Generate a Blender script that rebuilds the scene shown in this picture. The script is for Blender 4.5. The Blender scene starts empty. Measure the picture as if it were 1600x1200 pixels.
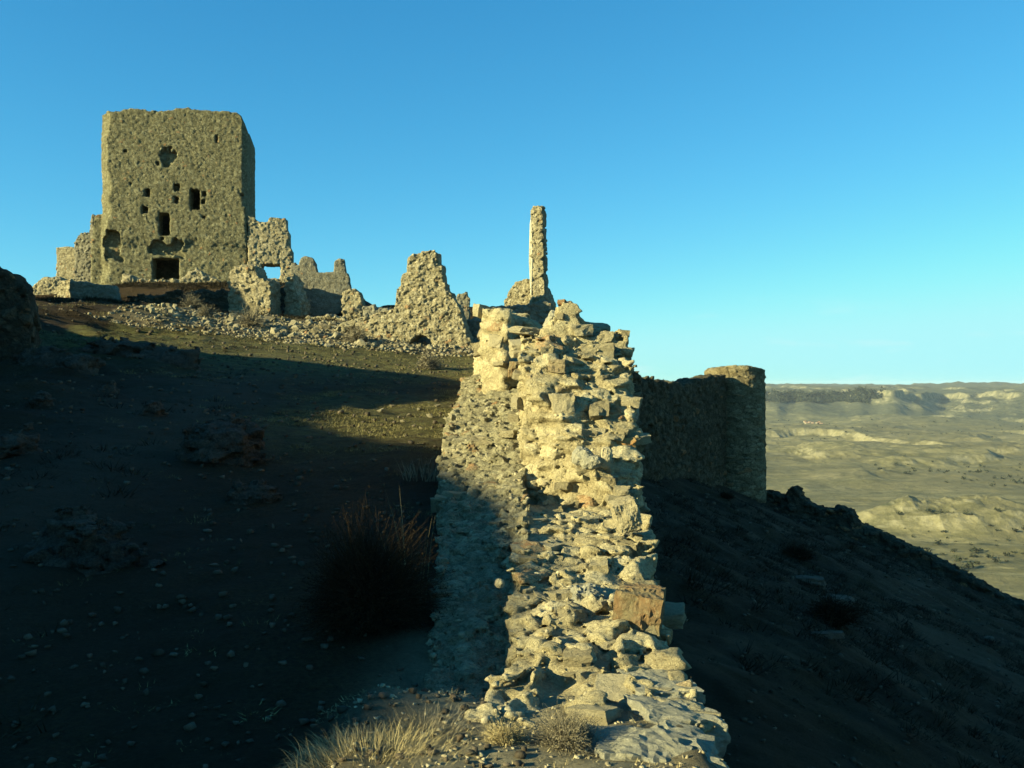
import bpy, bmesh, math, random
import numpy as np
from mathutils import Vector, Matrix
from mathutils.bvhtree import BVHTree

random.seed(11)
RNG = np.random.default_rng(11)
R = math.radians
scene = bpy.context.scene
COL = scene.collection

# ------------------------------------------------------------------ camera
cam_d = bpy.data.cameras.new('camera')
cam_d.sensor_width = 36.0
cam_d.lens = 33.75
cam_d.clip_start = 0.05
cam_d.clip_end = 40000
cam = bpy.data.objects.new('camera', cam_d)
cam.location = (0, 0, 0)
cam.rotation_euler = (R(90), 0, 0)
COL.objects.link(cam)
scene.camera = cam

# ------------------------------------------------------------------ light
SUN_AZ = 67.0        # degrees to the left of straight behind the camera
SUN_EL = 17.0
to_sun = Vector((-math.sin(R(SUN_AZ)) * math.cos(R(SUN_EL)),
                 -math.cos(R(SUN_AZ)) * math.cos(R(SUN_EL)), math.sin(R(SUN_EL))))
sun_d = bpy.data.lights.new('sun', 'SUN')
sun_d.energy = 5.0
sun_d.angle = R(0.5)
sun_d.color = (1.0, 0.91, 0.50)
sun = bpy.data.objects.new('sun', sun_d)
sun.rotation_euler = to_sun.to_track_quat('Z', 'Y').to_euler()
COL.objects.link(sun)

world = bpy.data.worlds.new('World')
scene.world = world
world.use_nodes = True
wn, wl = world.node_tree.nodes, world.node_tree.links
wn.clear()
w_out = wn.new('ShaderNodeOutputWorld')
w_bg = wn.new('ShaderNodeBackground')
w_sky = wn.new('ShaderNodeTexSky')
w_sky.sky_type = 'NISHITA'
w_sky.sun_disc = False
w_sky.sun_elevation = R(SUN_EL)
w_sky.sun_rotation = math.atan2(to_sun.x, to_sun.y)
w_sky.altitude = 1000
w_sky.air_density = 1.0
w_sky.dust_density = 0.05
w_sky.ozone_density = 3.0
# the deep, saturated colour this camera gave the sky: one tone curve per channel, the same over the whole sky
w_sep = wn.new('ShaderNodeSeparateColor')
w_com = wn.new('ShaderNodeCombineColor')
wl.new(w_sky.outputs[0], w_sep.inputs[0])
for ch, (gain, power) in enumerate(((1.28, 1.33), (1.60, 0.89), (1.5, 0.70))):
    m1 = wn.new('ShaderNodeMath'); m1.operation = 'MULTIPLY'; m1.inputs[1].default_value = 0.1
    m2 = wn.new('ShaderNodeMath'); m2.operation = 'POWER'; m2.inputs[1].default_value = power
    m3 = wn.new('ShaderNodeMath'); m3.operation = 'MULTIPLY'; m3.inputs[1].default_value = gain * 7.0
    wl.new(w_sep.outputs[ch], m1.inputs[0]); wl.new(m1.outputs[0], m2.inputs[0])
    m4 = wn.new('ShaderNodeMath'); m4.operation = 'SMOOTH_MIN'           # shoulder: the sky never burns out
    m4.inputs[1].default_value = (3.1, 6.6, 6.9)[ch]; m4.inputs[2].default_value = 1.4
    wl.new(m2.outputs[0], m3.inputs[0]); wl.new(m3.outputs[0], m4.inputs[0]); wl.new(m4.outputs[0], w_com.inputs[ch])
# a few faint puffs of cloud low over the horizon
w_tc = wn.new('ShaderNodeTexCoord')
w_map = wn.new('ShaderNodeMapping'); w_map.inputs['Scale'].default_value = (7, 7, 34)
w_noi = wn.new('ShaderNodeTexNoise'); w_noi.inputs['Scale'].default_value = 1.6; w_noi.inputs['Detail'].default_value = 7
w_cl = wn.new('ShaderNodeMapRange')
for k, v in enumerate((0.60, 0.74, 0.0, 0.5)): w_cl.inputs[k + 1].default_value = v
w_xyz = wn.new('ShaderNodeSeparateXYZ')
w_bd = wn.new('ShaderNodeMapRange')
for k, v in enumerate((0.09, 0.03, 0.0, 1.0)): w_bd.inputs[k + 1].default_value = v
w_mm = wn.new('ShaderNodeMath'); w_mm.operation = 'MULTIPLY'
w_mx = wn.new('ShaderNodeMix'); w_mx.data_type = 'RGBA'; w_mx.inputs[7].default_value = (4.6, 6.7, 6.8, 1)
wl.new(w_tc.outputs['Generated'], w_map.inputs[0]); wl.new(w_map.outputs[0], w_noi.inputs['Vector'])
wl.new(w_noi.outputs['Fac'], w_cl.inputs[0]); wl.new(w_tc.outputs['Generated'], w_xyz.inputs[0])
wl.new(w_xyz.outputs[2], w_bd.inputs[0]); wl.new(w_cl.outputs[0], w_mm.inputs[0]); wl.new(w_bd.outputs[0], w_mm.inputs[1])
wl.new(w_mm.outputs[0], w_mx.inputs[0]); wl.new(w_com.outputs[0], w_mx.inputs[6])
wl.new(w_mx.outputs[2], w_bg.inputs[0])
w_bg.inputs[1].default_value = 0.05
wl.new(w_bg.outputs[0], w_out.inputs[0])

scene.view_settings.view_transform = 'Standard'
scene.view_settings.look = 'None'
scene.view_settings.exposure = 1.5
scene.view_settings.gamma = 1.0
scene.view_settings.use_curve_mapping = False
scene.render.engine = 'CYCLES'
scene.cycles.max_bounces = 5
scene.cycles.diffuse_bounces = 3
scene.cycles.volume_bounces = 0
scene.cycles.use_denoising = True

F32 = np.float32

# ------------------------------------------------------------------ noise
def _h(ix, iy, iz, seed):
    with np.errstate(over='ignore'):
        n = (ix.astype(np.int32).astype(np.uint32) * np.uint32(374761393)
             + iy.astype(np.int32).astype(np.uint32) * np.uint32(668265263)
             + iz.astype(np.int32).astype(np.uint32) * np.uint32(2147483647 - 5)
             + np.uint32((seed * 362437 + 12345) & 0xffffffff))
        n = (n ^ (n >> np.uint32(13))) * np.uint32(1274126177)
        n = (n ^ (n >> np.uint32(16))) * np.uint32(2246822519)
        n = n ^ (n >> np.uint32(15))
    return n


def hash01(ix, iy, iz, seed):
    return (_h(ix, iy, iz, seed) & np.uint32(0xffffff)).astype(F32) * F32(1 / 16777216.0)


def vnoise(x, y, z, seed=0):
    """value noise in 0..1"""
    x = np.asarray(x, F32); y = np.asarray(y, F32); z = np.asarray(z, F32)
    x, y, z = np.broadcast_arrays(x, y, z)
    fx, fy, fz = np.floor(x), np.floor(y), np.floor(z)
    ix, iy, iz = fx.astype(np.int32), fy.astype(np.int32), fz.astype(np.int32)
    u, v, w = x - fx, y - fy, z - fz
    u = u * u * u * (u * (u * 6 - 15) + 10)
    v = v * v * v * (v * (v * 6 - 15) + 10)
    w = w * w * w * (w * (w * 6 - 15) + 10)
    def c(a, b, d): return hash01(ix + a, iy + b, iz + d, seed)
    x00 = c(0, 0, 0) * (1 - u) + c(1, 0, 0) * u
    x10 = c(0, 1, 0) * (1 - u) + c(1, 1, 0) * u
    x01 = c(0, 0, 1) * (1 - u) + c(1, 0, 1) * u
    x11 = c(0, 1, 1) * (1 - u) + c(1, 1, 1) * u
    return (x00 * (1 - v) + x10 * v) * (1 - w) + (x01 * (1 - v) + x11 * v) * w


def fbm(x, y, z, oct=4, seed=0, gain=0.5):
    s = 0.0; a = 1.0; t = 0.0
    for o in range(oct):
        k = 2.03 ** o
        s = s + a * (vnoise(x * k + 13.7 * o, y * k - 7.3 * o, z * k + 3.1 * o, seed + o) * 2 - 1)
        t += a; a *= gain
    return s / t


def ridged(x, y, z, oct=4, seed=0):
    s = 0.0; a = 1.0; t = 0.0
    for o in range(oct):
        k = 2.07 ** o
        n = 1 - np.abs(vnoise(x * k + 5.2 * o, y * k + 1.3 * o, z * k, seed + o) * 2 - 1)
        s = s + a * n * n; t += a; a *= 0.5
    return s / t


def worley(x, y, z, seed=0):
    """F1, F2, random id of nearest cell, vector to its centre"""
    fx, fy, fz = np.floor(x), np.floor(y), np.floor(z)
    ix, iy, iz = fx.astype(np.int32), fy.astype(np.int32), fz.astype(np.int32)
    ux, uy, uz = x - fx, y - fy, z - fz
    F1 = np.full(x.shape, 9, F32); F2 = np.full(x.shape, 9, F32)
    ID = np.zeros(x.shape, F32)
    CX = np.zeros(x.shape, F32); CY = np.zeros(x.shape, F32); CZ = np.zeros(x.shape, F32)
    for a in (-1, 0, 1):
        for b in (-1, 0, 1):
            for c in (-1, 0, 1):
                n = _h(ix + a, iy + b, iz + c, seed)
                px = a + (n & np.uint32(1023)).astype(F32) * F32(1 / 1023) - ux
                py = b + ((n >> np.uint32(10)) & np.uint32(1023)).astype(F32) * F32(1 / 1023) - uy
                pz = c + ((n >> np.uint32(20)) & np.uint32(1023)).astype(F32) * F32(1 / 1023) - uz
                d = px * px + py * py + pz * pz
                near = d < F1
                F2 = np.where(near, F1, np.minimum(F2, d))
                ID = np.where(near, (n % np.uint32(8191)).astype(F32) * F32(1 / 8191), ID)
                CX = np.where(near, px, CX); CY = np.where(near, py, CY); CZ = np.where(near, pz, CZ)
                F1 = np.where(near, d, F1)
    return np.sqrt(F1), np.sqrt(F2), ID, CX, CY, CZ


def sstep(a, b, x):
    t = np.clip((x - a) / (b - a), 0, 1)
    return t * t * (3 - 2 * t)


def sinterp(x, xs, ys, w):
    """smoothed piecewise-linear profile"""
    return sum(np.interp(x + k * w, xs, ys) for k in (-1, -0.5, 0, 0.5, 1)) / 5.0


# ------------------------------------------------------------------ mesh helpers
def np_mesh(name, verts, faces, k, mats=(), attrs=None, smooth=False, matidx=None):
    """verts (n,3), faces (m,k) with k = 3 or 4"""
    me = bpy.data.meshes.new(name)
    verts = np.asarray(verts, F32); faces = np.asarray(faces, np.int32)
    me.vertices.add(len(verts)); me.vertices.foreach_set('co', verts.ravel())
    me.loops.add(faces.size); me.loops.foreach_set('vertex_index', faces.ravel())
    me.polygons.add(len(faces))
    me.polygons.foreach_set('loop_start', np.arange(0, faces.size, k, dtype=np.int32))
    me.polygons.foreach_set('loop_total', np.full(len(faces), k, np.int32))
    if matidx is not None:
        me.polygons.foreach_set('material_index', np.asarray(matidx, np.int32))
    if smooth:
        me.polygons.foreach_set('use_smooth', np.ones(len(faces), bool))
    for m in mats:
        me.materials.append(m)
    for an, av in (attrs or {}).items():
        at = me.attributes.new(an, 'FLOAT', 'POINT')
        at.data.foreach_set('value', np.asarray(av, F32))
    me.update(calc_edges=True)
    return me


def link(name, me, parent=None, loc=None, rotz=None):
    o = bpy.data.objects.new(name, me)
    COL.objects.link(o)
    if parent is not None: o.parent = parent
    if loc is not None: o.location = loc
    if rotz is not None: o.rotation_euler = (0, 0, rotz)
    return o


def tag(o, label=None, cat=None, group=None, kind=None):
    if label: o['label'] = label
    if cat: o['category'] = cat
    if group: o['group'] = group
    if kind: o['kind'] = kind
    return o


def thing(name, label, cat, loc=(0, 0, 0), rotz=0.0, group=None):
    o = bpy.data.objects.new(name, None)
    COL.objects.link(o)
    o.empty_display_size = 0.2
    o.location = loc; o.rotation_euler = (0, 0, rotz)
    return tag(o, label, cat, group)


# ------------------------------------------------------------------ node helpers
class NT:
    def __init__(self, name):
        self.m = bpy.data.materials.new(name)
        self.m.use_nodes = True
        self.n = self.m.node_tree.nodes; self.l = self.m.node_tree.links
        self.n.clear()
        self.out = self.n.new('ShaderNodeOutputMaterial')
        self.b = self.n.new('ShaderNodeBsdfPrincipled')
        self.b.inputs['Roughness'].default_value = 0.95
        self.b.inputs['Specular IOR Level'].default_value = 0.15
        self.l.new(self.b.outputs[0], self.out.inputs[0])
        self.tc = self.n.new('ShaderNodeTexCoord')
    def noise(self, scale, detail=6, rough=0.6, vec=None, dist=0.0, stretch=None):
        t = self.n.new('ShaderNodeTexNoise')
        t.inputs['Scale'].default_value = scale; t.inputs['Detail'].default_value = detail
        t.inputs['Roughness'].default_value = rough; t.inputs['Distortion'].default_value = dist
        v = vec or self.tc.outputs['Object']
        if stretch:
            mp = self.n.new('ShaderNodeMapping'); mp.inputs['Scale'].default_value = stretch
            self.l.new(v, mp.inputs[0]); v = mp.outputs[0]
        self.l.new(v, t.inputs['Vector'])
        return t.outputs['Fac']
    def voronoi(self, scale, feature='F1', vec=None, stretch=None):
        t = self.n.new('ShaderNodeTexVoronoi'); t.feature = feature
        t.inputs['Scale'].default_value = scale
        v = vec or self.tc.outputs['Object']
        if stretch:
            mp = self.n.new('ShaderNodeMapping'); mp.inputs['Scale'].default_value = stretch
            self.l.new(v, mp.inputs[0]); v = mp.outputs[0]
        self.l.new(v, t.inputs['Vector'])
        return t
    def attr(self, name):
        a = self.n.new('ShaderNodeAttribute'); a.attribute_name = name
        return a.outputs['Fac']
    def ramp(self, fac, stops, interp='LINEAR'):
        r = self.n.new('ShaderNodeValToRGB'); r.color_ramp.interpolation = interp
        e = r.color_ramp.elements
        while len(e) < len(stops): e.new(0.5)
        for i, (p, c) in enumerate(stops):
            e[i].position = p; e[i].color = (c[0], c[1], c[2], 1) if len(c) == 3 else c
        self.l.new(fac, r.inputs[0])
        return r.outputs[0]
    def rng(self, fac, a, b, c=0.0, d=1.0):
        r = self.n.new('ShaderNodeMapRange')
        for i, v in enumerate((a, b, c, d)): r.inputs[i + 1].default_value = v
        self.l.new(fac, r.inputs[0])
        return r.outputs[0]
    def mix(self, fac, a, b, mode='MIX'):
        m = self.n.new('ShaderNodeMix'); m.data_type = 'RGBA'; m.blend_type = mode
        for v, i in ((fac, 0), (a, 6), (b, 7)):
            if isinstance(v, (int, float)): m.inputs[i].default_value = v
            elif isinstance(v, tuple): m.inputs[i].default_value = (*v, 1) if len(v) == 3 else v
            else: self.l.new(v, m.inputs[i])
        return m.outputs[2]
    def math(self, op, a, b=None):
        m = self.n.new('ShaderNodeMath'); m.operation = op
        for i, v in enumerate((a, b)):
            if v is None: continue
            if isinstance(v, (int, float)): m.inputs[i].default_value = v
            else: self.l.new(v, m.inputs[i])
        return m.outputs[0]
    def bump(self, h, strength=0.5, dist=0.02, prev=None):
        b = self.n.new('ShaderNodeBump')
        b.inputs['Strength'].default_value = strength; b.inputs['Distance'].default_value = dist
        self.l.new(h, b.inputs['Height'])
        if prev: self.l.new(prev, b.inputs['Normal'])
        return b.outputs[0]
    def done(self, color, normal=None):
        if isinstance(color, tuple): self.b.inputs['Base Color'].default_value = (*color, 1)
        else: self.l.new(color, self.b.inputs['Base Color'])
        if normal: self.l.new(normal, self.b.inputs['Normal'])
        return self.m


def masonry_mat(name, c_stone, c_mortar, scale=1.0, c_rust=(0.36, 0.19, 0.08), rust=0.06, bumpd=0.1, dirt=(0.10, 0.08, 0.045)):
    """stones coloured by the per-stone value 'tint', mortar by 'joint'"""
    t = NT(name)
    tint = t.attr('tint'); joint = t.attr('joint')
    d, m, l = c_stone
    col = t.ramp(tint, [(0.0, d), (0.2, m), (0.4, l), (0.55, m), (0.7, d), (0.8, m), (1.0 - rust - 0.015, l), (1.0 - rust, c_rust), (1.0, c_rust)])
    n1 = t.noise(1.1 * scale, 8, 0.65)
    n2 = t.noise(7 * scale, 10, 0.72)
    n3 = t.noise(26 * scale, 10, 0.78)
    vor = t.voronoi(13 * scale, 'DISTANCE_TO_EDGE').outputs['Distance']
    col = t.mix(t.rng(n2, 0.4, 0.62, 0.0, 0.75), col, c_mortar)
    col = t.mix(t.rng(joint, 0.1, 0.7, 0.9, 0.0), col, t.mix(n3, dirt, c_mortar))
    col = t.mix(t.rng(n1, 0.5, 0.68, 0, 0.45), col, tuple(0.62 * x for x in m))       # lichen
    col = t.mix(t.rng(n3, 0.34, 0.52, 0.75, 0.0), col, dirt)
    col = t.mix(t.rng(n3, 0.55, 0.72, 0.0, 0.4), col, tuple(min(1.25 * x, 0.8) for x in l))
    nb = t.bump(t.noise(11 * scale, 12, 0.78), 1.0, bumpd)
    nb = t.bump(t.rng(vor, 0.0, 0.12), 0.6, bumpd * 0.25, nb)
    return t.done(col, nb)


PALE = ((0.33, 0.275, 0.15), (0.50, 0.43, 0.25), (0.64, 0.56, 0.35))
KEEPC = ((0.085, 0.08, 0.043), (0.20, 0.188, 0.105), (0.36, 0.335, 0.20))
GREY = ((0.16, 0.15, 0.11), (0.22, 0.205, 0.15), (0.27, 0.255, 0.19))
M_near = masonry_mat('pale_limestone_rubble', PALE, (0.55, 0.47, 0.27), 1.9, rust=0.02, bumpd=0.06, dirt=(0.19, 0.145, 0.075))
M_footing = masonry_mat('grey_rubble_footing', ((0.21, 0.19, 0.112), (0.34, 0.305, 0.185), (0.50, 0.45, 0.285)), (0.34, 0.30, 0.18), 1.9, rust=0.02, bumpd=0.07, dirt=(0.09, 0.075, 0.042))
M_curtain = masonry_mat('shade_toned_curtain_masonry', ((0.06, 0.05, 0.028), (0.12, 0.10, 0.058), (0.21, 0.178, 0.105)), (0.10, 0.083, 0.047), 0.45, rust=0.03, bumpd=0.25, dirt=(0.03, 0.024, 0.013))  # stone darkened: the deep shade on this wall is put into its colour
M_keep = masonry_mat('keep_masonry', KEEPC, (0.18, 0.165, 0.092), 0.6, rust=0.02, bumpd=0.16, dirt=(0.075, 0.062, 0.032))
M_ruin = masonry_mat('ruin_masonry', ((0.24, 0.21, 0.125), (0.40, 0.35, 0.22), (0.54, 0.48, 0.32)), (0.34, 0.29, 0.175), 0.6, rust=0.03, bumpd=0.17, dirt=(0.10, 0.08, 0.04))
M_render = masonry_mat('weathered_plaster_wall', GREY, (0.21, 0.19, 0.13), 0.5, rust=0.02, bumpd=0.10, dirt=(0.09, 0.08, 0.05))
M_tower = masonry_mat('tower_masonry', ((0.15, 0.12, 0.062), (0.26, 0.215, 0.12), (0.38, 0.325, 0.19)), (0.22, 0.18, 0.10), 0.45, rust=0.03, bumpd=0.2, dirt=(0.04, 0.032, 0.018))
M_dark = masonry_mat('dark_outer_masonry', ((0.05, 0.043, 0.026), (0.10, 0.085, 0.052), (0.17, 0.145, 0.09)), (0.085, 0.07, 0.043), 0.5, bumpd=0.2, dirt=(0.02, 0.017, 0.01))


def stone_mat(name, dark, mid, light, rust=0.08, scale=14, crust=(0.5, 0.45, 0.30)):
    t = NT(name)
    oi = t.n.new('ShaderNodeObjectInfo')
    rnd = oi.outputs['Random']
    col = t.ramp(rnd, [(0, dark), (0.35, mid), (0.75, light), (0.99 - rust, mid), (1 - rust, (0.42, 0.2, 0.075)), (1, (0.40, 0.22, 0.10))])
    vec = t.tc.outputs['Generated']
    n = t.noise(scale * 0.25, 8, 0.7)
    col = t.mix(t.rng(n, 0.4, 0.65, 0, 0.6), col, crust)
    n2 = t.noise(scale, 6, 0.8)
    col = t.mix(t.rng(n2, 0.3, 0.6, 0.5, 0.0), col, (0.13, 0.12, 0.085))
    return t.done(col, t.bump(t.noise(7, 12, 0.78), 1.0, 0.09))


M_stone = stone_mat('limestone_block', (0.26, 0.215, 0.125), (0.44, 0.375, 0.225), (0.60, 0.52, 0.33), 0.03, 12, (0.52, 0.45, 0.27))
M_loose = stone_mat('fallen_limestone', (0.13, 0.11, 0.065), (0.23, 0.195, 0.12), (0.37, 0.325, 0.21), 0.02, 6, (0.30, 0.26, 0.16))
M_rock = stone_mat('grey_outcrop', (0.045, 0.034, 0.023), (0.07, 0.054, 0.037), (0.10, 0.08, 0.055), 0.0, 9, (0.20, 0.165, 0.12))


def flat_mat(name, c1, c2, scale=3.0, attr=None):
    t = NT(name)
    f = t.attr(attr) if attr else t.noise(scale, 4, 0.6)
    return t.done(t.mix(f, c1, c2))

M_straw = flat_mat('dry_straw_grass', (0.17, 0.13, 0.06), (0.42, 0.35, 0.18), attr='tint')
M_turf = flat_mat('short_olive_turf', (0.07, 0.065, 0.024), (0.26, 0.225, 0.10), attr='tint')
M_thyme = flat_mat('grey_dry_twigs', (0.10, 0.085, 0.055), (0.30, 0.26, 0.17), attr='tint')
M_bush = flat_mat('dark_brown_bush', (0.012, 0.008, 0.004), (0.05, 0.03, 0.012), attr='tint')
M_scrub = flat_mat('hillside_scrub', (0.008, 0.008, 0.004), (0.035, 0.027, 0.013), attr='tint')
M_tree = flat_mat('distant_foliage', (0.012, 0.017, 0.012), (0.034, 0.04, 0.024), attr='tint')

# ------------------------------------------------------------------ terrain
PY = [-40, -10, 0, 4.7, 6.2, 8.4, 11, 14, 20, 26, 35, 40, 45, 48, 52, 56, 59, 63, 68, 75, 90, 110, 140]
PZ = [-6, -2.9, -2.25, -1.9, -1.72, -1.46, -1.2, -0.95, -0.53, -0.05, 0.62, 1.15, 2.0, 2.55, 3.1, 3.8, 4.8, 6.3, 7.1, 7.7, 8.0, 6.0, -6]
RIDGE_Y = [-40, -14, -5.8, -5.1, -4.3, -3.3, -1.9, -0.8, 0.7, 2.7, 4.7, 6.2, 8.7, 10.7, 11.7, 12.7, 13.7, 15, 20.7, 23.7, 26.7, 29.2, 36, 41, 50, 60]
RIDGE_Z = [4.0, 4.6, 5.1, 5.45, 5.6, 5.85, 6.2, 6.3, 6.25, 6.25, 6.2, 5.75, 5.5, 5.55, 5.8, 6.2, 6.8, 7.05, 6.95, 6.25, 5.25, 4.2, 3.6, 3.5, 4.2, 6.0]  # unseen crest at the left, heights shaped for its shadow edges and lit wedge


def right_edge(Y):
    return np.interp(Y, [-40, 5, 12, 20, 31, 34, 60, 64, 300], [0.9, 1.0, 1.3, 1.1, 0.8, 0.9, 12.4, 13.0, 13.0])


def plane_right(X, Y):
    z = -3.35 - 0.408 * X + 0.041 * np.minimum(Y, 70)
    edge = 64.0 - 0.52 * np.maximum(X - 14, 0)
    return z - 0.75 * np.maximum(Y - edge, 0) - 0.004 * np.maximum(X - 30, 0) ** 2


def hill_base(X, Y):
    p = sinterp(Y, PY, PZ, 1.2)
    cen = np.minimum(p, 4.75 + 0 * p)
    p = p + (cen - p) * sstep(-15, -8, X)
    d = -X
    gentle = np.minimum(0.09 * np.maximum(d - 3, 0), 1.3) * (1 - sstep(45, 58, Y))
    zl = p + gentle
    x0 = np.minimum(0.40 * np.maximum(Y, 0) + 3.0, 15)
    rz = sinterp(Y, RIDGE_Y, RIDGE_Z, 0.6)
    k = np.clip((d - x0) / (22 - x0), 0, 1)
    zl = np.where(Y < 62, zl + k ** 1.3 * np.maximum(rz - zl, 0) * (1 - sstep(50, 62, Y)), zl)
    zl = zl - 0.12 * np.maximum(d - 26, 0)
    # mound of the ruined wall the camera stands on
    zl = np.maximum(zl, -1.60 - 0.9 * np.maximum(np.abs(X - 0.05) - 0.75, 0) ** 1.3 - 0.5 * np.maximum(Y - 5.0, 0) - 0.055 * (Y - 4.0) * (Y < 4.0) * 0)
    low = np.minimum(zl, -0.3)
    zl = zl + (low - zl) * sstep(1.5, 5.5, X) * sstep(26, 34, Y)
    zr = plane_right(X, Y)
    sh = np.interp(Y, [4.4, 6.2, 30, 34], [0.0, -0.85, -0.85, 0.0])
    w = sstep(-0.15, 0.75, X - right_edge(Y) - sh)
    z = zl * (1 - w) + zr * w
    r = np.hypot((X + 5) / 1.0, (Y - 35) / 1.0)
    z = z - 0.5 * np.maximum(r - 85, 0) * (X < 20) - 0.45 * np.maximum(r - 85, 0) * (X >= 20) * 0.5
    return z


def hill(X, Y):
    X = np.asarray(X, np.float64); Y = np.asarray(Y, np.float64)
    z = hill_base(X, Y)
    right = sstep(0, 1.5, X - right_edge(Y))
    calm = 1 - 0.75 * sstep(-17, -21, X)
    z = z + calm * 0.10 * fbm(X / 1.6, Y / 1.6, X * 0, 4, 3) + 0.03 * fbm(X / 0.3, Y / 0.3, X * 0, 3, 8)
    bank = sstep(0, 6, (-X) - (0.22 * np.maximum(Y, 0) + 1.2)) * (X < 0)
    z = z + calm * bank * (0.5 * (ridged(X / 3.5, Y / 2.2, X * 0, 4, 21) - 0.45)) * np.clip(Y / 14.0, 0.35, 1.3)
    z = z + right * (0.40 * fbm(X / 5.0, Y / 3.0, X * 0, 4, 31) + 0.30 * (ridged((X * 0.55 + 0.75 * Y) / 2.4, (X - Y * 0.5) / 6, X * 0, 4, 35) - 0.4))
    far = sstep(36, 44, Y) * (X < 3)
    z = z + far * 0.25 * fbm(X / 1.5, Y / 1.5, X * 0, 4, 41)
    return z


def hz(x, y):
    return float(hill(np.array([x]), np.array([y]))[0])


def axis(segs):
    out = []
    for a, b, h in segs:
        n = max(1, int(round((b - a) / h)))
        out.append(np.linspace(a, b, n, endpoint=False))
    out.append(np.array([segs[-1][1]]))
    return np.concatenate(out)


def grid_faces(nx, ny):
    i = np.arange(nx * ny).reshape(nx, ny)
    return np.stack([i[:-1, :-1], i[1:, :-1], i[1:, 1:], i[:-1, 1:]], -1).reshape(-1, 4)


def ground_mat():
    t = NT('hill_ground')
    bare = t.attr('bare'); green_lit = t.attr('green_lit'); pale = t.attr('pale')
    n1 = t.noise(0.5, 8, 0.65); n2 = t.noise(3.5, 8, 0.7); n3 = t.noise(28, 8, 0.75)
    soil = t.mix(n2, (0.023, 0.0138, 0.0062), (0.056, 0.036, 0.0165))
    dry = t.mix(t.rng(n3, 0.35, 0.7), (0.018, 0.0105, 0.004), (0.090, 0.060, 0.022))
    col = t.mix(t.rng(n1, 0.4, 0.6), soil, dry)
    col = t.mix(bare, col, t.mix(n3, (0.045, 0.030, 0.016), (0.11, 0.08, 0.045)))
    col = t.mix(t.math('MULTIPLY', green_lit, t.rng(n2, 0.3, 0.6)), col, t.mix(n3, (0.10, 0.10, 0.03), (0.20, 0.19, 0.065)))
    grit = t.noise(60, 4, 0.8)
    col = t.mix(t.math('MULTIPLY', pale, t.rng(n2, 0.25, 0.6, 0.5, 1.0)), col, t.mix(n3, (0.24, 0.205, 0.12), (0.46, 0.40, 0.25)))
    v = t.voronoi(16)
    col = t.mix(t.rng(v.outputs['Distance'], 0.1, 0.22, 0.5, 0.0), col, t.mix(grit, (0.04, 0.03, 0.017), (0.11, 0.086, 0.05)))
    nb = t.bump(t.noise(4, 12, 0.75), 1.0, 0.25)
    nb = t.bump(n3, 0.7, 0.05, nb)
    return t.done(col, nb)


M_ground = ground_mat()
gx = axis([(-75, -30, 1.5), (-30, -15, 0.3), (-15, -7, 0.12), (-7, -3, 0.07), (-3, 2, 0.045), (2, 12, 0.1), (12, 34, 0.17), (34, 110, 1.6)])
gy = axis([(-45, -6, 0.8), (-6, 3, 0.2), (3, 9, 0.045), (9, 16, 0.06), (16, 30, 0.1), (30, 70, 0.17), (70, 90, 0.4), (90, 160, 1.6)])
GX, GY = np.meshgrid(gx, gy, indexing='ij')
GZ = hill(GX, GY)
path_c = -3.6 - 0.13 * GY
bare = np.exp(-((GX - path_c) / (0.9 + 0.02 * GY)) ** 2) * (GY > 4) * (GY < 34) * 0.8
bare = np.maximum(bare, sstep(0.5, 2, GX - right_edge(GY)) * sstep(0.52, 0.75, ridged((GX * 0.55 + GY * 0.75) / 2.2, (GX - GY * 0.5) / 7, GX * 0, 3, 55)))
green_lit = np.maximum(0.7 * np.exp(-((GX + 2.4) / 2.2) ** 4 - ((GY - 18.5) / 5.0) ** 4), sstep(22, 32, GY) * (1 - sstep(38, 42, GY)) * (GX < 3) * (GX > -16) * 0.8)  # first term lightens the sunlit wedge by colour, second is grass on the crest
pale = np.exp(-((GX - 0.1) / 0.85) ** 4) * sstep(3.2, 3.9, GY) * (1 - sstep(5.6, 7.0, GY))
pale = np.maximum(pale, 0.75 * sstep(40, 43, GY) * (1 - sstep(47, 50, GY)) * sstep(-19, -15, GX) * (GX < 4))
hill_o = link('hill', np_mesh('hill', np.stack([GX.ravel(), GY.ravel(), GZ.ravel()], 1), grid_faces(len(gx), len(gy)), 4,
                              [M_ground], {'bare': bare.ravel(), 'green_lit': green_lit.ravel(), 'pale': pale.ravel()}, smooth=True))
tag(hill_o, kind='structure')

# ------------------------------------------------------------------ valley to the horizon
FLOOR = -135.0


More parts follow.
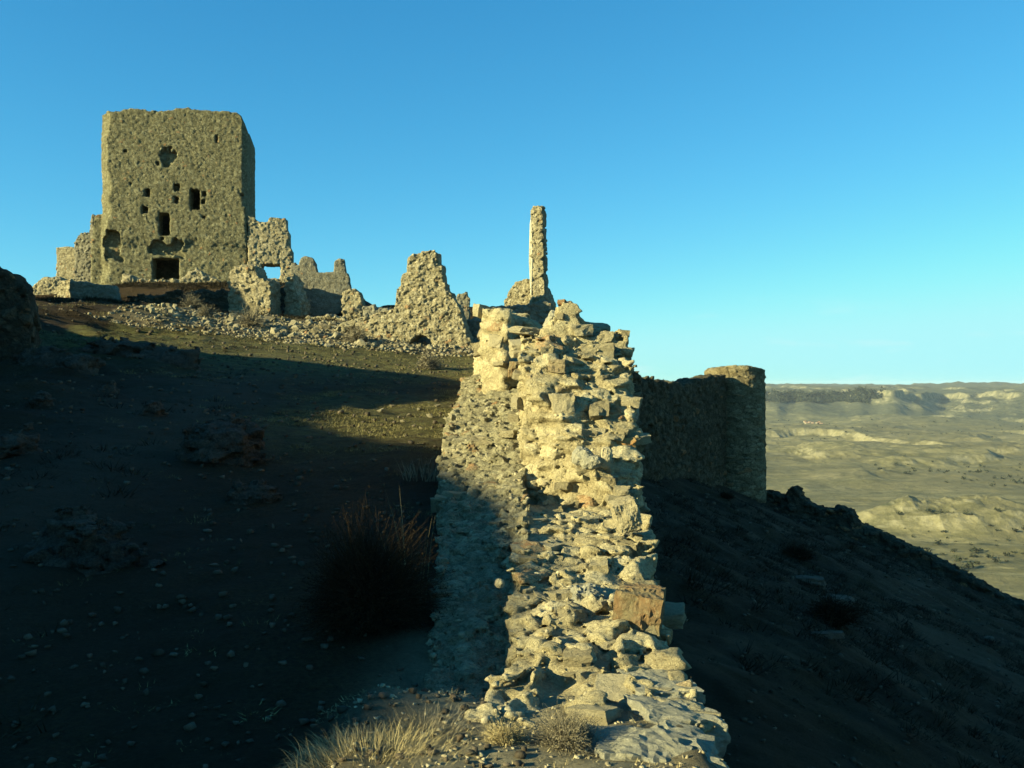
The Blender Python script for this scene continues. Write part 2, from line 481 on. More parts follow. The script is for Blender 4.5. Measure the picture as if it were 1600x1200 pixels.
def valley_h(X, Y):
    r = np.hypot(X, Y)
    th = np.degrees(np.arctan2(X, Y))
    wx, wy = X / 1000.0, Y / 1000.0
    z0 = np.zeros_like(X)
    z = FLOOR + 14 * fbm(wx * 1.1, wy * 1.1, z0, 3, 101)
    # eroded low hills of the badlands
    m = sstep(0.36, 0.6, vnoise(wx * 2.1 + 3.3, wy * 2.1, z0, 110)) * sstep(650, 950, r)
    bad = ridged(wx * 5.5, wy * 5.5, z0, 5, 120)
    pl = sstep(0.46, 0.62, vnoise(wx * 3.4 + 1.7, wy * 3.4, z0, 111) * 0.7 + 0.3 * vnoise(wx * 9, wy * 9, z0, 112))
    gul = ridged(wx * 11, wy * 11, z0, 4, 125)
    z = z + m * (15 * pl + 14 * pl * (1 - pl) * 5 * (gul - 0.6) + 9 * (bad - 0.4))
    m2 = sstep(0.4, 0.65, vnoise(wx * 1.2 + 9.1, wy * 1.2 + 4.0, z0, 115)) * sstep(2000, 3500, r)
    z = z + m2 * 26 * (0.6 * fbm(wx * 2.2, wy * 2.2, z0, 4, 140) + 0.5 * ridged(wx * 5.2, wy * 5.2, z0, 5, 141))
    z = z + (0.3 + 0.7 * m) * sstep(700, 1200, r) * 11 * (ridged(wx * 4.1 + 2, wy * 7.5, z0, 4, 155) - 0.45)
    z = z + 3.5 * fbm(wx * 9, wy * 9, z0, 5, 150, 0.6)
    # near mound beyond the road
    hx, hy = 420.0, 900.0
    q = ((X - hx) / 95.0) ** 2 + ((Y - hy) / 60.0) ** 2
    z = z + np.exp(-q ** 1.4) * (26 + 14 * (ridged(wx * 17, wy * 17, z0, 4, 170) - 0.5))
    # table mountains along the horizon
    edge = 4650 + 800 * (vnoise(th / 5.5, z0, z0, 180) - 0.5) * 2 + 240 * (vnoise(th / 0.9, z0, z0, 181) - 0.5)
    edge = edge + 900 * sstep(22.0, 24.5, th) - 260 * sstep(19.5, 16.0, th)
    up = np.clip((r - edge + 900) / 900.0, 0, 1)
    cliff = sstep(edge - 25, edge + 35, r)
    z = z + (up ** 1.6) * 62 + cliff * 26 + sstep(edge + 300, edge + 2600, r) * 24
    z = z + 10 * up * (ridged(wx * 6, wy * 6, z0, 4, 190) - 0.5)
    z = z + sstep(6500, 9000, r) * (7 * fbm(wx * 0.8, wy * 0.8, z0, 3, 200) - 2)
    return z


def total_h(X, Y):
    r = np.hypot(X, Y)
    v = valley_h(X, Y)
    hb = hill_base(X, Y)
    # below the castle the slope runs out to the valley floor
    slope = np.where(r > 95, -24 - 0.47 * (r - 95), 99)
    hb = np.minimum(hb, 99)
    hh = np.where(r > 150, np.minimum(hb, slope), hb)
    return np.maximum(v, hh)


ang = np.concatenate([np.arange(-180, 10, 2.5), np.arange(10, 33, 0.045), np.arange(33, 180.1, 2.5)])
rad = np.concatenate([np.geomspace(60, 480, 40, endpoint=False), np.geomspace(480, 1600, 330, endpoint=False),
                      np.geomspace(1600, 7600, 470, endpoint=False), np.geomspace(7600, 12500, 25)])
AA, RR = np.meshgrid(np.radians(ang), rad, indexing='ij')
VX, VY = np.sin(AA) * RR, np.cos(AA) * RR
VZ = total_h(VX, VY)
inside = (VX > -73) & (VX < 108) & (VY > -43) & (VY < 158)
VZ = np.where(inside, VZ - 6.0, VZ)


def valley_mat():
    t = NT('valley_fields')
    n1 = t.noise(0.0016, 6, 0.6, dist=0.6); n2 = t.noise(0.009, 8, 0.65); n3 = t.noise(0.05, 8, 0.7)
    n4 = t.noise(0.0045, 6, 0.62, stretch=(0.5, 1.1, 1), dist=0.8)
    n5 = t.noise(0.022, 8, 0.7)
    fields = t.ramp(n4, [(0.3, (0.09, 0.085, 0.038)), (0.41, (0.20, 0.172, 0.08)), (0.46, (0.12, 0.11, 0.05)), (0.51, (0.26, 0.225, 0.11)), (0.55, (0.14, 0.128, 0.058)), (0.61, (0.24, 0.205, 0.10)), (0.66, (0.29, 0.25, 0.13)), (0.72, (0.10, 0.095, 0.043))])
    col = t.mix(t.rng(n1, 0.42, 0.6), fields, t.mix(n2, (0.075, 0.072, 0.034), (0.21, 0.18, 0.09)))
    geo = t.n.new('ShaderNodeNewGeometry')
    sep = t.n.new('ShaderNodeSeparateXYZ'); t.l.new(geo.outputs['True Normal'], sep.inputs[0])
    steep = t.rng(sep.outputs[2], 0.86, 0.97, 1.0, 0.0)
    PALE_COL = (0.29, 0.26, 0.16)
    wood = t.attr('wood')
    scrubby = t.attr('scrub')
    col = t.mix(t.math('MULTIPLY', scrubby, t.rng(n5, 0.3, 0.55, 0.35, 1.0)), col, t.mix(n3, (0.045, 0.055, 0.032), (0.12, 0.125, 0.075)))
    col = t.mix(t.rng(n5, 0.5, 0.66, 0.0, 0.7), col, t.mix(n3, (0.05, 0.052, 0.025), (0.11, 0.10, 0.05)))
    v = t.voronoi(0.045)
    col = t.mix(t.math('MULTIPLY', wood, t.rng(v.outputs['Distance'], 0.25, 0.6, 1.0, 0.2)), col, (0.035, 0.04, 0.025))
    bushes = t.voronoi(0.02)
    col = t.mix(t.math('MULTIPLY', t.rng(bushes.outputs['Distance'], 0.1, 0.2, 1.0, 0.0), t.rng(n2, 0.5, 0.6)), col, (0.05, 0.055, 0.03))
    col = t.mix(t.math('MULTIPLY', steep, t.rng(n3, 0.35, 0.6, 0.0, 0.8)), col, PALE_COL)
    col = t.mix(t.rng(n3, 0.35, 0.7, 0.35, 0.0), col, (0.07, 0.07, 0.035))
    return t.done(col, t.bump(n3, 0.8, 4.0))


r_ = np.hypot(VX, VY)
wood_a = np.clip(sstep(3700, 4300, r_) * (0.25 + 0.9 * sstep(0.4, 0.62, vnoise(VX / 420, VY / 420, VX * 0, 301))), 0, 1)
scrub_a = np.clip(0.9 * sstep(2600, 4200, r_) + sstep(0.58, 0.72, vnoise(VX / 700 + 5, VY / 350, VX * 0, 303)) * 0.4, 0, 1)
valley = link('valley', np_mesh('valley', np.stack([VX.ravel(), VY.ravel(), VZ.ravel()], 1), grid_faces(len(ang), len(rad))[:, ::-1], 4,
                                [valley_mat()], {'wood': wood_a.ravel(), 'scrub': scrub_a.ravel()}, smooth=True))
tag(valley, kind='structure')

# ------------------------------------------------------------------ masonry from distance fields
def nets(F, org, h):
    s = F < 0
    c = np.zeros(tuple(n - 1 for n in F.shape), np.uint8)
    for a in (0, 1):
        for b in (0, 1):
            for d in (0, 1):
                c += s[a:s.shape[0] - 1 + a, b:s.shape[1] - 1 + b, d:s.shape[2] - 1 + d]
    act = (c > 0) & (c < 8)
    ids = np.argwhere(act).astype(np.int32)
    idx = np.full(c.shape, -1, np.int32); idx[act] = np.arange(len(ids), dtype=np.int32)
    pos = np.zeros((len(ids), 3), F32); cnt = np.zeros(len(ids), F32)
    cor = [(a, b, d) for a in (0, 1) for b in (0, 1) for d in (0, 1)]
    val = {k: F[ids[:, 0] + k[0], ids[:, 1] + k[1], ids[:, 2] + k[2]] for k in cor}
    for p in cor:
        for ax in range(3):
            if p[ax]: continue
            q = list(p); q[ax] = 1; q = tuple(q)
            fa, fb = val[p], val[q]
            m = (fa < 0) != (fb < 0)
            tt = np.where(m, fa / np.where(m, fa - fb, 1), 0)
            for k in range(3):
                pos[:, k] += np.where(m, p[k] + (tt if k == ax else 0), 0)
            cnt += m
    V = (ids + pos / cnt[:, None]) * h + np.asarray(org, F32)
    quads = []
    nx, ny, nz = s.shape
    # x edges
    m = s[:-1, 1:-1, 1:-1] != s[1:, 1:-1, 1:-1]
    e = np.argwhere(m); i, j, k = e[:, 0], e[:, 1] + 1, e[:, 2] + 1
    q = np.stack([idx[i, j - 1, k - 1], idx[i, j, k - 1], idx[i, j, k], idx[i, j - 1, k]], 1)
    fl = ~s[i, j, k]; q[fl] = q[fl][:, ::-1]; quads.append(q)
    m = s[1:-1, :-1, 1:-1] != s[1:-1, 1:, 1:-1]
    e = np.argwhere(m); i, j, k = e[:, 0] + 1, e[:, 1], e[:, 2] + 1
    q = np.stack([idx[i - 1, j, k - 1], idx[i - 1, j, k], idx[i, j, k], idx[i, j, k - 1]], 1)
    fl = ~s[i, j, k]; q[fl] = q[fl][:, ::-1]; quads.append(q)
    m = s[1:-1, 1:-1, :-1] != s[1:-1, 1:-1, 1:]
    e = np.argwhere(m); i, j, k = e[:, 0] + 1, e[:, 1] + 1, e[:, 2]
    q = np.stack([idx[i - 1, j - 1, k], idx[i, j - 1, k], idx[i, j, k], idx[i - 1, j, k]], 1)
    fl = ~s[i, j, k]; q[fl] = q[fl][:, ::-1]; quads.append(q)
    return V, np.concatenate(quads)


def largest(V, Q):
    """drop loose crumbs that touch nothing"""
    lab = np.arange(len(V))
    for _ in range(60):
        m = lab[Q].min(1)
        new = lab.copy()
        for k in range(4): np.minimum.at(new, Q[:, k], m)
        new = new[new]; new = new[new]
        if (new == lab).all(): break
        lab = new
    cnt = np.bincount(lab, minlength=len(V))
    keep_ = cnt[lab] > max(60, 0.004 * len(V))
    q = Q[keep_[Q[:, 0]]]
    idx = np.cumsum(keep_) - 1
    return V[keep_], idx[q]


def masonry(name, lo, hi, h, sdf, mat, parent=None, cell=(0.32, 0.32, 0.2), amp=0.05, rough=0.08, rsize=0.9,
            jag=0.35, seed=1, loc=None, rotz=None, smooth=False, warp=0.35, tilted=0.45):
    xs = np.arange(lo[0], hi[0] + h, h, dtype=F32); ys = np.arange(lo[1], hi[1] + h, h, dtype=F32)
    zs = np.arange(lo[2], hi[2] + h, h, dtype=F32)
    X, Y, Z = xs[:, None, None], ys[None, :, None], zs[None, None, :]
    F = np.broadcast_to(sdf(X, Y, Z), (len(xs), len(ys), len(zs))).astype(F32).copy()
    reach = amp + rough * 0.75 + jag * max(cell) * 0.6 + h
    band = np.argwhere(np.abs(F) < reach)
    px, py, pz = xs[band[:, 0]], ys[band[:, 1]], zs[band[:, 2]]

    def stones(px, py, pz):
        c = max(cell)
        wx = warp * (vnoise(px / c / 0.8, py / c / 0.8, pz / c / 0.8, seed + 50) - 0.5)
        wy = warp * (vnoise(px / c / 0.8 + 9, py / c / 0.8, pz / c / 0.8, seed + 51) - 0.5)
        wz = warp * (vnoise(px / c / 0.8, py / c / 0.8 + 9, pz / c / 0.8, seed + 52) - 0.5)
        return worley(px / F32(cell[0]) + wx, py / F32(cell[1]) + wy, pz / F32(cell[2]) + wz, seed)
    f1, f2, cid, cx, cy, cz = stones(px, py, pz)
    e = np.clip((f2 - f1) / 0.16, 0, 1)
    k = 40.0 * cid
    tilt = cx * np.sin(k * 7.3) + cy * np.sin(k * 11.7) + cz * np.sin(k * 5.1)
    disp = amp * (e * (2 - e) * (0.5 + 0.9 * ((cid * 13.0) % 1.0)) - 0.5 + tilted * tilt * e)
    n = rough * (0.55 * fbm(px / rsize, py / rsize, pz / rsize, 4, seed + 7, 0.62) + 1.1 * (ridged(px / rsize * 1.4, py / rsize * 1.4, pz / rsize * 2.0, 4, seed + 17) - 0.5))
    fine = amp * 0.45 * fbm(px / (cell[0] * 0.3), py / (cell[1] * 0.3), pz / (cell[2] * 0.3), 2, seed + 9)
    base = F[band[:, 0], band[:, 1], band[:, 2]]
    if jag > 0:
        bc = sdf(px + cx * cell[0], py + cy * cell[1], pz + cz * cell[2])
        base = base * (1 - jag) + bc * jag
    F[band[:, 0], band[:, 1], band[:, 2]] = base - disp - n - fine
    V, Q = largest(*nets(F, lo, h))
    f1, f2, cid, cx, cy, cz = stones(V[:, 0], V[:, 1], V[:, 2])
    e = np.clip((f2 - f1) / 0.2, 0, 1)
    me = np_mesh(name, V, Q, 4, [mat], {'tint': cid, 'joint': e}, smooth=smooth)
    return link(name, me, parent, loc, rotz)


def box(X, Y, Z, x0, x1, y0, y1, z0, z1):
    return np.maximum(np.maximum(np.maximum(x0 - X, X - x1), np.maximum(y0 - Y, Y - y1)), np.maximum(z0 - Z, Z - z1))


def interp(x, xs, ys):
    return np.interp(x, xs, ys).astype(F32)


# ---- the broken wall in the foreground
wall = thing('ruined_wall', 'broken sunlit rubble wall with crumbling end running up the ridge from the foreground', 'ruined wall', (0, 6, -1.6))
WOFF = np.array([0, 6, -1.6], F32)


def sdf_A(X, Y, Z):
    X = X + WOFF[0]; Y = Y + WOFF[1]; Z = Z + WOFF[2]
    xl = interp(Y, [4, 5, 5.6, 7, 8.2, 8.4, 12.5, 14], [-0.35, -0.12, 0.0, 0.02, 0.06, 0.12, 0.16, 0.1])
    xr = interp(Y, [4, 6, 8, 10, 12, 14], [0.92, 0.93, 1.10, 1.2, 1.3, 1.3])
    zt = interp(Y, [3.8, 4.4, 5, 6, 7, 7.5, 8.2, 8.5, 8.75, 9.0, 9.3, 9.8, 12.4], [-1.92, -1.74, -1.63, -1.47, -1.34, -1.20, -1.04, -0.75, -0.40, 0.0, 0.35, 0.6, 0.62])
    top = interp(X, [0.1, 0.3, 0.45, 0.62, 0.76, 0.95, 1.16, 1.2, 1.34], [0.42, 0.45, 0.68, 0.80, 0.58, 0.50, 0.48, 0.2, 0.1])
    # the right half of the end leans back further than the left
    lean = interp(X, [0.3, 0.6, 1.2], [0.0, 0.06, 0.22])
    zt = np.where(Y > 9.6, np.minimum(zt + 0.3 * (top > 0.6), top), np.minimum(zt - lean * (Y > 7.9), top))
    side = np.maximum(xl - X, X - xr)
    body = np.maximum(np.maximum(side, (Z - zt) * 0.6), Y - 12.6)
    facet = np.minimum(-0.66 * (X - 0.26) - 0.75 * (Y - 8.95), Z + 1.12)
    return np.maximum(body, facet)


def sdf_B(X, Y, Z):
    X = X + WOFF[0]; Y = Y + WOFF[1]; Z = Z + WOFF[2]
    xl = interp(Y, [13, 18, 26], [-0.38, -0.50, -1.0])
    zt = interp(Y, [12.9, 13.1, 14, 15.5, 17, 19, 24, 27, 31], [0.6, 0.98, 1.02, 0.9, 0.75, 0.5, 0.6, 0.8, 0.9])
    zt = zt + interp(X, [-0.2, 0.1, 0.35, 0.5, 1.2], [0.04, 0.0, -0.14, -0.3, -0.5])
    yf = np.where(X < -0.02 + 0.5 * 0, 13.0, 13.0 + 0.55 * np.clip((X + 0.02) / 0.05, 0, 1))
    s = np.maximum(np.maximum(np.maximum(xl - X, X - 1.15), Z - zt), yf - Y)
    return np.maximum(s, -0.66 * (X + 0.20) - 0.75 * (Y - 13.1))


def sdf_C(X, Y, Z):
    X = X + WOFF[0]; Y = Y + WOFF[1]; Z = Z + WOFF[2]
    # battered rubble base, rising with the slope
    zc = interp(Y, [7.1, 7.4, 8.2, 9, 10, 12, 14, 16], [-1.36, -1.24, -1.14, -0.96, -0.72, -0.36, -0.04, 0.15])
    xl = interp(Y, [7, 8, 9.5, 12, 14, 16], [-0.42, -0.58, -0.70, -0.80, -0.72, -0.8])
    zc = zc + 0.22 * np.clip((X - xl) / 0.8, -0.5, 1) - 0.10
    c = np.maximum(np.maximum(xl - X, X - interp(Y, [9, 12.6, 12.8], [0.10, 0.12, 0.5])), np.maximum((Z - zc) * 0.8, np.maximum(7.25 - Y, Y - 17)))
    # lower step, in the shade
    zd = interp(Y, [4.9, 5.2, 6, 7.2, 7.5], [-1.95, -1.80, -1.64, -1.36, -1.30])
    xd = interp(Y, [4.9, 5.5, 6.2, 7.6], [-0.42, -0.46, -0.50, -0.56])
    d = np.maximum(np.maximum(xd - X, X - 0.4), np.maximum(Z - zd, np.maximum(5.0 - Y, Y - 7.8)))
    return np.minimum(c, d)


def L(lo, hi):
    return tuple(np.asarray(lo, F32) - WOFF), tuple(np.asarray(hi, F32) - WOFF)


lo, hi = L((-0.55, 3.9, -4.1), (1.6, 12.9, 1.1))
core_A = masonry('wall_core', lo, hi, 0.019, sdf_A, M_near, wall, cell=(0.24, 0.24, 0.105), amp=0.045, rough=0.06, rsize=0.34, jag=0.25, seed=3, smooth=False)
lo, hi = L((-1.2, 12.6, -3.8), (1.5, 31.5, 1.4))
core_B = masonry('rear_wall_core', lo, hi, 0.036, sdf_B, M_near, wall, cell=(0.24, 0.24, 0.11), amp=0.045, rough=0.05, rsize=0.4, jag=0.25, seed=5)
lo, hi = L((-1.05, 4.7, -2.2), (0.7, 17.2, 0.7))
core_C = masonry('rubble_footing', lo, hi, 0.023, sdf_C, M_footing, wall, cell=(0.12, 0.12, 0.075), amp=0.042, rough=0.06, rsize=0.3, jag=0.32, seed=9)


# ------------------------------------------------------------------ rocks
def rock_proto(name, seed, npts=16, sub=1, jit=0.06, boxy=0.5, mat=None):
    rnd = random.Random(seed)
    bm = bmesh.new()
    for _ in range(npts):
        v = Vector((rnd.gauss(0, 1), rnd.gauss(0, 1), rnd.gauss(0, 1))).normalized()
        m = max(abs(v.x), abs(v.y), abs(v.z))
        v = v * ((1 - boxy) + boxy / m * 0.8) * rnd.uniform(0.85, 1.1)
        bm.verts.new(v * 0.5)
    r = bmesh.ops.convex_hull(bm, input=bm.verts)
    bmesh.ops.delete(bm, geom=list({g for g in r['geom_interior'] + r['geom_unused'] if isinstance(g, bmesh.types.BMVert)}), context='VERTS')
    if sub:
        bmesh.ops.subdivide_edges(bm, edges=bm.edges, cuts=sub, use_grid_fill=True)
    bmesh.ops.triangulate(bm, faces=bm.faces)
    for v in bm.verts:
        v.co *= 1 + rnd.uniform(-jit, jit)
    me = bpy.data.meshes.new(name)
    bm.normal_update(); bm.to_mesh(me); bm.free()
    me.materials.append(mat)
    return me


LOOSE = [rock_proto('fallen_stone', 300 + i, 13 + i % 5, 1, 0.06, 0.45, M_loose) for i in range(12)]


def hero_rock(name, seed, dims, mat, sub=4, noise=0.10, boxy=0.8, freq=3.0, npts=26):
    """a large rock with fine relief; dims in metres"""
    rnd = random.Random(seed)
    bm = bmesh.new()
    for _ in range(npts):
        v = Vector((rnd.gauss(0, 1), rnd.gauss(0, 1), rnd.gauss(0, 1))).normalized()
        m = max(abs(v.x), abs(v.y), abs(v.z))
        bm.verts.new(v * ((1 - boxy) + boxy / m * 0.82) * rnd.uniform(0.93, 1.05) * 0.5)
    r = bmesh.ops.convex_hull(bm, input=bm.verts)
    bmesh.ops.delete(bm, geom=list({g for g in r['geom_interior'] + r['geom_unused'] if isinstance(g, bmesh.types.BMVert)}), context='VERTS')
    for _ in range(sub):
        bmesh.ops.subdivide_edges(bm, edges=[e for e in bm.edges if e.calc_length() > 0.06], cuts=1, use_grid_fill=True)
        bmesh.ops.triangulate(bm, faces=bm.faces)
    bm.normal_update()
    co = np.array([v.co[:] for v in bm.verts], F32)
    d = noise * fbm(co[:, 0] * freq + seed, co[:, 1] * freq, co[:, 2] * freq, 5, seed, 0.55)
    pit = noise * 0.8 * np.minimum(worley(co[:, 0] * freq * 2.2 + seed, co[:, 1] * freq * 2.2, co[:, 2] * freq * 2.2, seed)[0] - 0.5, 0)
    ns = [v.normal.copy() for v in bm.verts]
    for v, n, a in zip(bm.verts, ns, d + pit):
        v.co += n * float(a)
        v.co = Vector((v.co.x * dims[0], v.co.y * dims[1], v.co.z * dims[2]))
    me = bpy.data.meshes.new(name)
    bm.to_mesh(me); bm.free()
    me.materials.append(mat)
    return me


def block_rock(name, seed, dims, mat, rnd_=0.12, low=0.10, fine=0.05, cuts=17, freq=2.8):
    """roughly squared block: rounded, warped and pitted cube"""
    bm = bmesh.new()
    bmesh.ops.create_cube(bm, size=1.0)
    bmesh.ops.subdivide_edges(bm, edges=bm.edges, cuts=cuts, use_grid_fill=True)
    co = np.array([v.co[:] for v in bm.verts], F32)
    sph = co / np.linalg.norm(co, axis=1, keepdims=True) * 0.56
    co = co * (1 - rnd_) + sph * rnd_
    dm = np.array(dims, F32)
    q = co * dm / dm.max() * freq + seed * 3.7
    for k in range(3):
        co[:, k] += low * fbm(q[:, 0] * 1.1 + 9 * k, q[:, 1] * 1.1, q[:, 2] * 1.1, 3, seed + k)
    d = fine * (2.2 * (ridged(q[:, 0] * 2.2, q[:, 1] * 2.2, q[:, 2] * 2.2, 4, seed + 5) - 0.5) + fbm(q[:, 0] * 5, q[:, 1] * 5, q[:, 2] * 5, 3, seed + 8, 0.7))
    nrm = co / np.linalg.norm(co, axis=1, keepdims=True)
    co = (co + nrm * d[:, None]) * dm
    for v, c in zip(bm.verts, co): v.co = c
    bmesh.ops.triangulate(bm, faces=bm.faces)
    me = bpy.data.meshes.new(name)
    bm.to_mesh(me); bm.free()
    me.materials.append(mat)
    return me


def bvh_of(o):
    me = o.data
    n = len(me.vertices)
    co = np.empty(n * 3, F32); me.vertices.foreach_get('co', co)
    co = co.reshape(-1, 3)
    return co


STONES = [block_rock('stone', 100 + i, (1, 1, 1), M_stone, 0.10 + 0.05 * (i % 4), 0.20, 0.05, 4, 1.1) for i in range(16)]


def surf_samples(o, count, accept, seed, offset=WOFF):
    """random points with normals on the mesh of o, in world space"""
    me = o.data
    m = len(me.polygons)
    ce = np.empty(m * 3, F32); me.polygons.foreach_get('center', ce); ce = ce.reshape(-1, 3) + offset
    no = np.empty(m * 3, F32); me.polygons.foreach_get('normal', no); no = no.reshape(-1, 3)
    rg = np.random.default_rng(seed)
    ok = np.nonzero(accept(ce, no))[0]
    pick = rg.choice(ok, size=min(count, len(ok)), replace=False)
    return ce[pick], no[pick]


def smooth_normal(ce, no):
    return no


def place_stones(o, count, smin, smax, accept, seed, mind, parent=wall, flat=0.6, name='stone', protos=STONES, sink=0.2):
    ce, no = surf_samples(o, count * 12, accept, seed)
    rnd = random.Random(seed)
    kept = []
    objs = []
    for c, n in zip(ce, no):
        s = smin * (smax / smin) ** (rnd.random() ** 1.6)
        if c[1] < 8.2: s *= 0.72
        if any((c[0] - k[0]) ** 2 + (c[1] - k[1]) ** 2 + (c[2] - k[2]) ** 2 < (mind * (s + k[3])) ** 2 for k in kept): continue
        kept.append((c[0], c[1], c[2], s))
        ob = bpy.data.objects.new(name, protos[rnd.randrange(len(protos))])
        COL.objects.link(ob)
        ob.parent = parent
        p = Vector(c) - Vector(n) * s * sink - Vector(WOFF)
        ob.location = p
        ob.rotation_euler = (rnd.gauss(0, .13), rnd.gauss(0, .13), rnd.gauss(0, .3) + rnd.choice((0, 1.57, 3.14)))
        ob.scale = (s * rnd.uniform(.8, 1.5), s * rnd.uniform(.8, 1.3), s * rnd.uniform(.4, .85) * (1 if flat == 0 else flat / 0.6))
        objs.append(ob)
        if len(objs) >= count: break
    return objs


front = lambda c, n: (c[:, 2] > -1.75) & ((n[:, 0] * -c[:, 0] + n[:, 1] * -c[:, 1] + n[:, 2] * -c[:, 2]) > 0.05) & (c[:, 1] < 12.4)
place_stones(core_A, 190, 0.08, 0.26, lambda c, n: front(c, n) & (n[:, 0] > -0.75) & ~((c[:, 1] < 5.6) & (c[:, 0] < 0.3)) & ~((np.abs(0.66 * (c[:, 0] - 0.26) + 0.75 * (c[:, 1] - 8.95)) < 0.12) & (c[:, 2] > -1.05) & (c[:, 0] < 0.43)), 21, 0.40)
place_stones(core_B, 30, 0.10, 0.24, lambda c, n: ((n[:, 1] < -0.3) | (n[:, 2] > 0.5)) & (c[:, 1] < 16) & (c[:, 0] < 0.5) & (c[:, 2] > -0.2), 22, 0.5)
place_stones(core_C, 75, 0.07, 0.17, lambda c, n: (c[:, 2] > -1.7) & (c[:, 1] < 14) & (c[:, 0] < 0.35), 23, 0.5)


def merge_rocks(name, pts, sizes, protos, mat, seed, flat=(0.5, 1.0), tint=False):
    """many small stones in one mesh"""
    rg = np.random.default_rng(seed)
    Vs, Fs, Ts, base = [], [], [], 0
    data = []
    for me in protos:
        co = np.empty(len(me.vertices) * 3, F32); me.vertices.foreach_get('co', co)
        fa = np.empty(len(me.polygons) * 3, np.int32); me.polygons.foreach_get('vertices', fa)
        data.append((co.reshape(-1, 3), fa.reshape(-1, 3)))
    for p, s in zip(pts, sizes):
        co, fa = data[rg.integers(len(data))]
        a = rg.uniform(0, 6.28); c, sn = math.cos(a), math.sin(a)
        v = co * np.array([s * rg.uniform(.8, 1.4), s * rg.uniform(.7, 1.2), s * rg.uniform(*flat)], F32)
        v = np.stack([v[:, 0] * c - v[:, 1] * sn, v[:, 0] * sn + v[:, 1] * c, v[:, 2]], 1) + np.asarray(p, F32)
        Vs.append(v); Fs.append(fa + base); base += len(co)
        Ts.append(np.full(len(co), rg.random(), F32))
    return np_mesh(name, np.concatenate(Vs), np.concatenate(Fs), 3, [mat], {'tint': np.concatenate(Ts)})


def rock_stuff_mat(name, d, m, l):
    t = NT(name)
    col = t.ramp(t.attr('tint'), [(0, d), (0.5, m), (1, l)])
    n = t.noise(9, 6, 0.7)
    col = t.mix(t.rng(n, 0.35, 0.65, 0.45, 0.0), col, (0.12, 0.11, 0.08))
    return t.done(col, t.bump(t.noise(20, 8, 0.7), 0.6, 0.02))


M_grit = rock_stuff_mat('wall_grit', (0.20, 0.165, 0.10), (0.32, 0.27, 0.16), (0.44, 0.38, 0.24))
M_rubble = rock_stuff_mat('castle_rubble', (0.10, 0.085, 0.05), (0.19, 0.16, 0.095), (0.33, 0.285, 0.18))
M_peb = rock_stuff_mat('pebbles', (0.03, 0.021, 0.012), (0.055, 0.04, 0.024), (0.12, 0.092, 0.06))
SMALL = [rock_proto('pebble', 500 + i, 10, 0, 0.0, 0.4, M_peb) for i in range(8)]
ce1, no1 = surf_samples(core_A, 900, lambda c, n: front(c, n) & (n[:, 0] > -0.8), 31)
ce2, no2 = surf_samples(core_C, 900, lambda c, n: (c[:, 2] > -1.7) & (c[:, 1] < 15) & (c[:, 0] < 0.4), 32)
ce = np.concatenate([ce1 - 0.012 * no1, ce2 - 0.012 * no2]) - WOFF
o = link('small_stones', merge_rocks('small_stones', ce, RNG.uniform(0.025, 0.075, len(ce)), SMALL, M_grit, 5), wall)
o['kind'] = 'stuff'


def at(x, y, Y):
    return Vector(((x - 800) / 1500 * Y, Y, (600 - y) / 1500 * Y))


def wall_block(name, seed, x0, x1, y0, y1, Y, depth, mat, label=None, rot=(0, 0, 0), noise=0.08, boxy=0.85):
    w = (x1 - x0) / 1500 * Y; hgt = (y1 - y0) / 1500 * Y
    me = block_rock(name, seed, (w, depth, hgt), mat, max(0.06, 1 - boxy), 0.10, noise * 0.55)
    ob = link(name, me, wall)
    ob.location = at((x0 + x1) / 2, (y0 + y1) / 2, Y + depth * 0.35) - Vector(WOFF)
    ob.rotation_euler = rot
    if label: ob['label'] = label
    return ob


def solid_stone(name, c1, c2, c3):
    t = NT(name)
    n = t.noise(5, 8, 0.65); n2 = t.noise(26, 8, 0.75)
    col = t.mix(t.rng(n, 0.4, 0.6), c1, c2)
    col = t.mix(t.rng(n2, 0.5, 0.72, 0, 0.8), col, c3)
    return t.done(col, t.bump(t.noise(14, 12, 0.78), 1.0, 0.06))


M_orange = solid_stone('rusty_orange_stone', (0.50, 0.21, 0.06), (0.46, 0.30, 0.12), (0.42, 0.36, 0.2))
M_brown = solid_stone('brown_weathered_block', (0.20, 0.165, 0.09), (0.25, 0.155, 0.075), (0.36, 0.315, 0.18))
M_lich = solid_stone('lichened_grey_stone', (0.27, 0.26, 0.2), (0.38, 0.35, 0.24), (0.5, 0.47, 0.36))
wall_block('block', 1, 962, 1034, 918, 1010, 5.75, 0.34, M_brown, 'brown rusty square block jutting from the broken edge', (0, R(5), R(-12)), 0.05, 0.95)
wall_block('slab', 2, 975, 1082, 1062, 1100, 5.0, 0.4, M_lich, 'flat grey slab jutting to the right', (0, R(3), R(10)), 0.07)
wall_block('slab', 3, 990, 1114, 1104, 1162, 4.6, 0.42, M_lich, 'thick lichened slab at the foot of the broken end', (0, R(6), R(14)), 0.08)
wall_block('boulder', 4, 915, 1130, 1152, 1250, 4.15, 0.42, M_lich, 'pitted pale boulder at the bottom edge', (0, R(4), 0), 0.10, 0.6)
wall_block('block', 5, 868, 908, 536, 575, 9.75, 0.2, M_orange, 'bright orange stone near the top', (0, R(-8), R(10)), 0.06)
wall_block('block', 6, 945, 986, 590, 615, 9.3, 0.3, M_orange, 'long orange brown stone at the right edge', (0, R(-2), 0), 0.05)
wall_block('slab', 7, 925, 990, 683, 700, 8.8, 0.3, M_orange, 'thin rusty slab at the right edge', (0, R(-3), 0), 0.05)
wall_block('block', 8, 920, 960, 522, 545, 10.6, 0.35, M_lich, None, (0, 0, R(3)), 0.04, 0.95)
